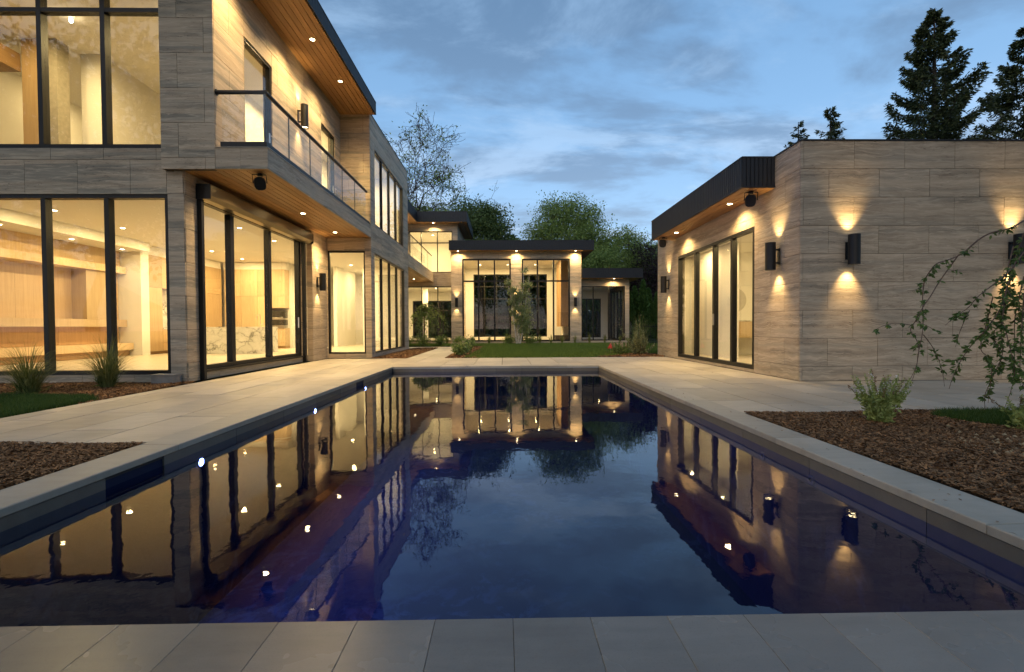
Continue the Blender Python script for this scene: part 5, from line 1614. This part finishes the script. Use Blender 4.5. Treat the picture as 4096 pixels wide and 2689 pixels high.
# small weeping tree in front of the rear wing window
wp = thing('weeping_tree', 'small weeping tree in front of the rear wing ground floor window', 'tree', (-4.35, 25.4, 0))
g3 = np.random.default_rng(190)
mb = MB().tube([(-4.35, 25.4, 0), (-4.33, 25.4, 1.2), (-4.36, 25.4, 2.2)], [0.05, 0.04, 0.02], 6)
P = []
for i in range(30):
    a = g3.uniform(0, 2 * np.pi); r = g3.uniform(0.25, 1.25) * (1.0 if math.cos(a) < 0.2 else 1.35)
    z1 = g3.uniform(0.5, 1.5)
    s0 = np.array((-4.35, 25.4, g3.uniform(1.6, 2.25)))
    top = s0 + np.array((math.cos(a) * r * 0.55, math.sin(a) * r * 0.4, g3.uniform(0.0, 0.22)))
    e = np.array((-4.35 + math.cos(a) * r, 25.4 + math.sin(a) * r * 0.7, z1))
    pts = [s0 * (1 - t) ** 2 + 2 * top * t * (1 - t) + e * t * t for t in np.linspace(0, 1, 7)]
    mb.tube([tuple(q) for q in pts], [0.012, 0.01, 0.008, 0.007, 0.005, 0.004, 0.002], 3, False)
    A = np.array(pts); u = g3.uniform(0.1, 1, 55); k = np.minimum((u * 6).astype(int), 5); f = (u * 6 - k)[:, None]
    P.append(A[k] * (1 - f) + A[k + 1] * f + g3.normal(0, 0.05, (55, 3)))
mb.build('trunk', M_BARKR, wp)
np_mesh('crown', leafquads(np.concatenate(P), 0.10, g3, 0.55, -0.5), 4, L_OAK, wp, (-4.35, 25.4, 0))

# ---------------- weeping cherry at the right edge
CH = [
    ([(5.675, 4.989, 2.126), (5.447, 4.917, 2.03), (5.214, 4.893, 1.974), (5.13, 4.953, 1.906), (5.023, 5.009, 1.776), (4.828, 4.978, 1.698), (4.641, 4.907, 1.652), (4.56, 4.898, 1.571), (4.564, 4.966, 1.476), (4.584, 5.01, 1.332), (4.546, 4.966, 1.153), (4.487, 4.899, 0.932), (4.446, 4.906, 0.684), (4.497, 4.978, 0.546), (4.481, 5.009, 0.394)], 0.013),
    ([(4.838, 4.868, 1.74), (4.793, 4.94, 1.59), (4.703, 4.954, 1.445), (4.555, 4.889, 1.295), (4.438, 4.84, 1.192), (4.387, 4.879, 1.034), (4.399, 4.949, 0.939), (4.465, 4.947, 0.829), (4.425, 4.876, 0.729), (4.373, 4.841, 0.573), (4.347, 4.892, 0.408), (4.315, 4.955, 0.29)], 0.009),
    ([(4.326, 4.835, 0.991), (4.125, 4.83, 1.014), (4.036, 4.899, 0.978), (4.003, 4.94, 0.942)], 0.005),
    ([(4.49, 4.892, 0.888), (4.635, 4.951, 0.769), (4.766, 5.008, 0.616), (4.787, 4.98, 0.469), (4.742, 4.908, 0.33)], 0.006),
    ([(4.413, 4.908, 1.034), (4.474, 4.845, 0.99), (4.623, 4.862, 0.91)], 0.004),
    ([(5.454, 4.789, 1.754), (5.33, 4.804, 1.572), (5.116, 4.74, 1.438), (4.866, 4.69, 1.281), (4.807, 4.729, 1.171), (4.749, 4.798, 1.089), (4.633, 4.797, 0.989)], 0.009),
    ([(5.519, 4.909, 1.715), (5.348, 4.857, 1.376), (5.224, 4.795, 1.172), (5.087, 4.813, 0.944), (5.017, 4.886, 0.784), (4.922, 4.906, 0.622), (4.774, 4.844, 0.454), (4.677, 4.791, 0.32)], 0.01),
    ([(5.218, 4.739, 1.367), (5.196, 4.754, 1.029), (5.156, 4.69, 0.958), (5.177, 4.64, 0.667), (5.251, 4.679, 0.496), (5.289, 4.748, 0.29), (5.219, 4.747, 0.105)], 0.008),
    ([(5.617, 5.039, 1.854), (5.534, 5.054, 1.392), (5.44, 4.99, 0.956), (5.406, 4.94, 0.676), (5.331, 4.979, 0.391), (5.332, 5.048, 0.202), (5.341, 5.047, 0.035)], 0.009),
    ([(5.23, 4.883, 1.292), (5.232, 4.951, 0.987), (5.168, 4.944, 0.736), (5.199, 4.873, 0.623), (5.183, 4.841, 0.451), (5.209, 4.896, 0.152)], 0.007),
    ([(5.405, 4.742, 1.494), (5.419, 4.801, 1.257), (5.443, 4.858, 1.029), (5.418, 4.83, 0.668), (5.326, 4.758, 0.459)], 0.008),
    ([(4.828, 4.735, 1.143), (4.768, 4.73, 1.031), (4.781, 4.799, 0.888), (4.788, 4.84, 0.758)], 0.005),
    ([(5.294, 4.808, 1.372), (5.298, 4.745, 1.254), (5.435, 4.762, 1.084)], 0.006),
    ([(4.92, 4.905, 0.625), (4.709, 4.841, 0.614)], 0.003),
    ([(4.781, 4.928, 1.589), (4.808, 4.865, 1.566), (4.929, 4.882, 1.554)], 0.004),
    ([(4.558, 4.958, 1.417), (4.397, 4.895, 1.368), (4.331, 4.912, 1.363)], 0.004),
    ([(5.728, 5.033, 2.002), (5.718, 5.101, 1.758), (5.667, 5.094, 1.606), (5.547, 5.023, 1.269), (5.381, 4.991, 0.941), (5.35, 5.046, 0.836)], 0.008),
    ([(5.365, 4.705, 1.308), (5.34, 4.7, 0.887), (5.41, 4.769, 0.529), (5.503, 4.81, 0.308)], 0.007),
    ([(5.592, 4.955, 1.265), (5.585, 4.891, 0.882)], 0.005),
    ([(5.275, 4.905, 0.84), (5.316, 4.9, 0.737), (5.423, 4.969, 0.585), (5.424, 5.01, 0.462)], 0.005),
]

CH = CH + [([(11.62 - x * (0.97 + 0.02 * (i % 3)), 9.75 - y + 0.12 * (i % 2), z * (0.97 + 0.02 * (i % 2))) for (x, y, z) in CH[i][0]], CH[i][1]) for i in (0, 1, 3, 5, 6, 8, 9, 10, 11)]
wc_ = thing('weeping_cherry', 'weeping cherry with drooping leafy branches at the right edge of the frame', 'tree', (5.85, 4.9, 0))
g4 = np.random.default_rng(200)
mb = MB().tube([(5.85, 4.9, -0.02), (5.88, 4.92, 0.9), (5.84, 4.9, 1.5), (5.80, 4.94, 1.92), (5.72, 4.98, 2.10)], [0.045, 0.038, 0.03, 0.016, 0.008], 8)
mb.tube([(5.84, 4.9, 1.4), (5.75, 4.82, 1.62), (5.62, 4.77, 1.78)], [0.02, 0.014, 0.009], 6)
P = []; D = []
def smooth(pts, n):
    A = [np.array(p) for p in pts]
    A = [2 * A[0] - A[1]] + A + [2 * A[-1] - A[-2]]
    out = []
    for i in range(1, len(A) - 2):
        for k in range(n):
            t = k / n
            out.append(0.5 * (2 * A[i] + (A[i + 1] - A[i - 1]) * t + (2 * A[i - 1] - 5 * A[i] + 4 * A[i + 1] - A[i + 2]) * t * t + (-A[i - 1] + 3 * A[i] - 3 * A[i + 1] + A[i + 2]) * t ** 3))
    out.append(A[-2])
    return out
for bi, (pts, r) in enumerate(CH):
    S = smooth(pts, 4)
    n = len(S)
    mb.tube([tuple(q) for q in S], [r * 0.62 * (1 - 0.78 * i / (n - 1)) + 0.0009 for i in range(n)], 6, False)
    A = np.array(S)
    L = np.linalg.norm(np.diff(A, axis=0), axis=1).sum()
    bare = 0.86 if bi in (0, 1, 3, 6, 7, 8, 9) else 1.0
    xm = A[:, 0].mean() if bi < 20 else 4.8
    nc = int(L * (17 if xm < 5.0 else 34))
    for j in range(nc):
        u = g4.uniform(0.03, bare)
        if bi in (0, 1) and g4.uniform() < 0.35: continue
        k = min(int(u * (n - 1)), n - 2)
        p0 = A[k] + (A[k + 1] - A[k]) * (u * (n - 1) - k)
        m = int(g4.integers(3, 8))
        dd = g4.normal(0, 1, 3); dd[2] = -abs(dd[2]) * 0.5; dd /= np.linalg.norm(dd)
        P.append(p0 + dd * g4.uniform(0, 0.022, (m, 1)) + g4.normal(0, 0.006, (m, 3)))
        D.append(np.repeat((dd * 0.9 + np.array((0, 0, -0.35)))[None], m, 0))
P = np.concatenate(P); D = np.concatenate(D)
mb.build('trunk', M_BARKR, wc_)
np_mesh('crown', leafquads(P, 0.052, g4, 0.44, 0.0, D, 0.62), 4, L_CHERRY, wc_, (5.85, 4.9, 0))

# ---------------- salvia in the right mulch bed
def salvia(base, h, r, ns, seed, label, group):
    g = np.random.default_rng(seed)
    b = np.array(base, float)
    t = thing('salvia_plant', label, 'flower', base, group)
    mb = MB(); LP_, LD, FP, BP = [], [], [], []
    for i in range(ns):
        a = g.uniform(0, 2 * np.pi); q = g.uniform(0.05, 1) ** 0.7
        e = b + np.array((math.cos(a) * r * q, math.sin(a) * r * q * 0.8, h * g.uniform(0.7, 1.05) * (1.04 - 0.22 * q)))
        pts = curve(b + np.array((math.cos(a), math.sin(a), 0)) * 0.05 * q, e, 0.03, 5, g, 0.006)
        pts = [(p[0], p[1], max(p[2], b[2])) for p in pts]
        mb.tube(pts, [0.0035, 0.003, 0.0026, 0.0022, 0.0018, 0.001], 4, False)
        A = np.array(pts)
        u = g.uniform(0.03, 0.45, 20); k = np.minimum((u * 5).astype(int), 4); f = (u * 5 - k)[:, None]
        LP_.append(A[k] * (1 - f) + A[k + 1] * f + g.normal(0, 0.016, (20, 3)))
        kind = g.uniform()
        for w in range(13):
            u = 0.5 + 0.5 * w / 12
            k = min(int(u * 5), 4); p0 = A[k] + (A[k + 1] - A[k]) * (u * 5 - k)
            pts6 = p0 + g.normal(0, 0.0045, (6, 3))
            if kind < 0.30 and w > 3: BP.append(pts6)
            elif kind > 0.70 and 5 < w < 12 and g.uniform() < 0.6: FP.append(p0 + g.normal(0, 0.008, (3, 3))); LP_.append(pts6[:3])
            else: LP_.append(pts6)
    mb.build('stem', L_SALVIA, t)
    P = np.concatenate(LP_); P[:, 2] = np.maximum(P[:, 2], b[2] + 0.008)
    low = P[:, 2] < b[2] + h * 0.5
    V1 = leafquads(P[low], 0.048, g, 0.42, 0.5)
    V2 = leafquads(P[~low], 0.017, g, 0.6, 0.3)
    np_mesh('foliage', np.concatenate([V1, V2]), 4, L_SALVIA, t, base)
    np_mesh('dried_bracts', leafquads(np.concatenate(BP), 0.014, g, 0.6, 0.4), 4, L_BROWN, t, base)
    tag(np_mesh('flower_spikes', leafquads(np.concatenate(FP), 0.020, g, 0.7), 4, L_FLOWER, t, base), kind='stuff')
    return t
salvia((3.80, 4.62, 0.0), 0.54, 0.29, 50, 210, 'white-flowering salvia clump standing alone in the right mulch bed', 'salvia plants')
salvia((4.92, 4.28, 0.0), 0.34, 0.26, 26, 211, 'salvia clump at the right edge of the frame beside the grass', 'salvia plants')

# ---------------- black metal garden fence between garden room and pool house
fe = thing('garden_fence', 'black metal picket fence between garden room and pool house', 'fence', (8.5, 22.4, 0))
for x in np.arange(6.2, 11.4, 0.115):
    box('picket', (x, 22.4, 0.56), (0.016, 0.016, 1.1), M_BLACK, fe)
for x in (6.15, 8.0, 9.8, 11.45):
    box('post', (x, 22.4, 0.6), (0.055, 0.055, 1.24), M_BLACK, fe)
for z in (0.18, 0.98):
    box('rail', (8.8, 22.4, z), (5.3, 0.03, 0.035), M_BLACK, fe)

# ---------------- leaf litter along the right pool edge
g5 = np.random.default_rng(300)
k = 46
lp = np.stack([g5.choice([2.40, 2.46, 2.6], k) + g5.normal(0, 0.03, k), g5.uniform(2.0, 7.5, k), np.full(k, 0.0075)], 1)
lp2 = np.stack([g5.uniform(-5.4, -3.2, 26), g5.uniform(4.4, 13.5, 26), np.full(26, 0.003)], 1)
lp3 = np.stack([g5.uniform(2.9, 5.1, 26), g5.uniform(5.4, 13.5, 26), np.full(26, 0.003)], 1)
lq = leafquads(np.concatenate([lp, lp2, lp3]), 0.028, g5, 0.5, 0.0, None, 1.0)
lq[:, :, 2] = np.concatenate([lp, lp2, lp3])[:, None, 2] + np.abs(lq[:, :, 2] - np.concatenate([lp, lp2, lp3])[:, None, 2]) * 0.25
tag(np_mesh('leaf_litter', lq, 4, L_BROWN), 'small dry leaves and bits scattered on the coping and patio', 'leaf litter', None, 'stuff')
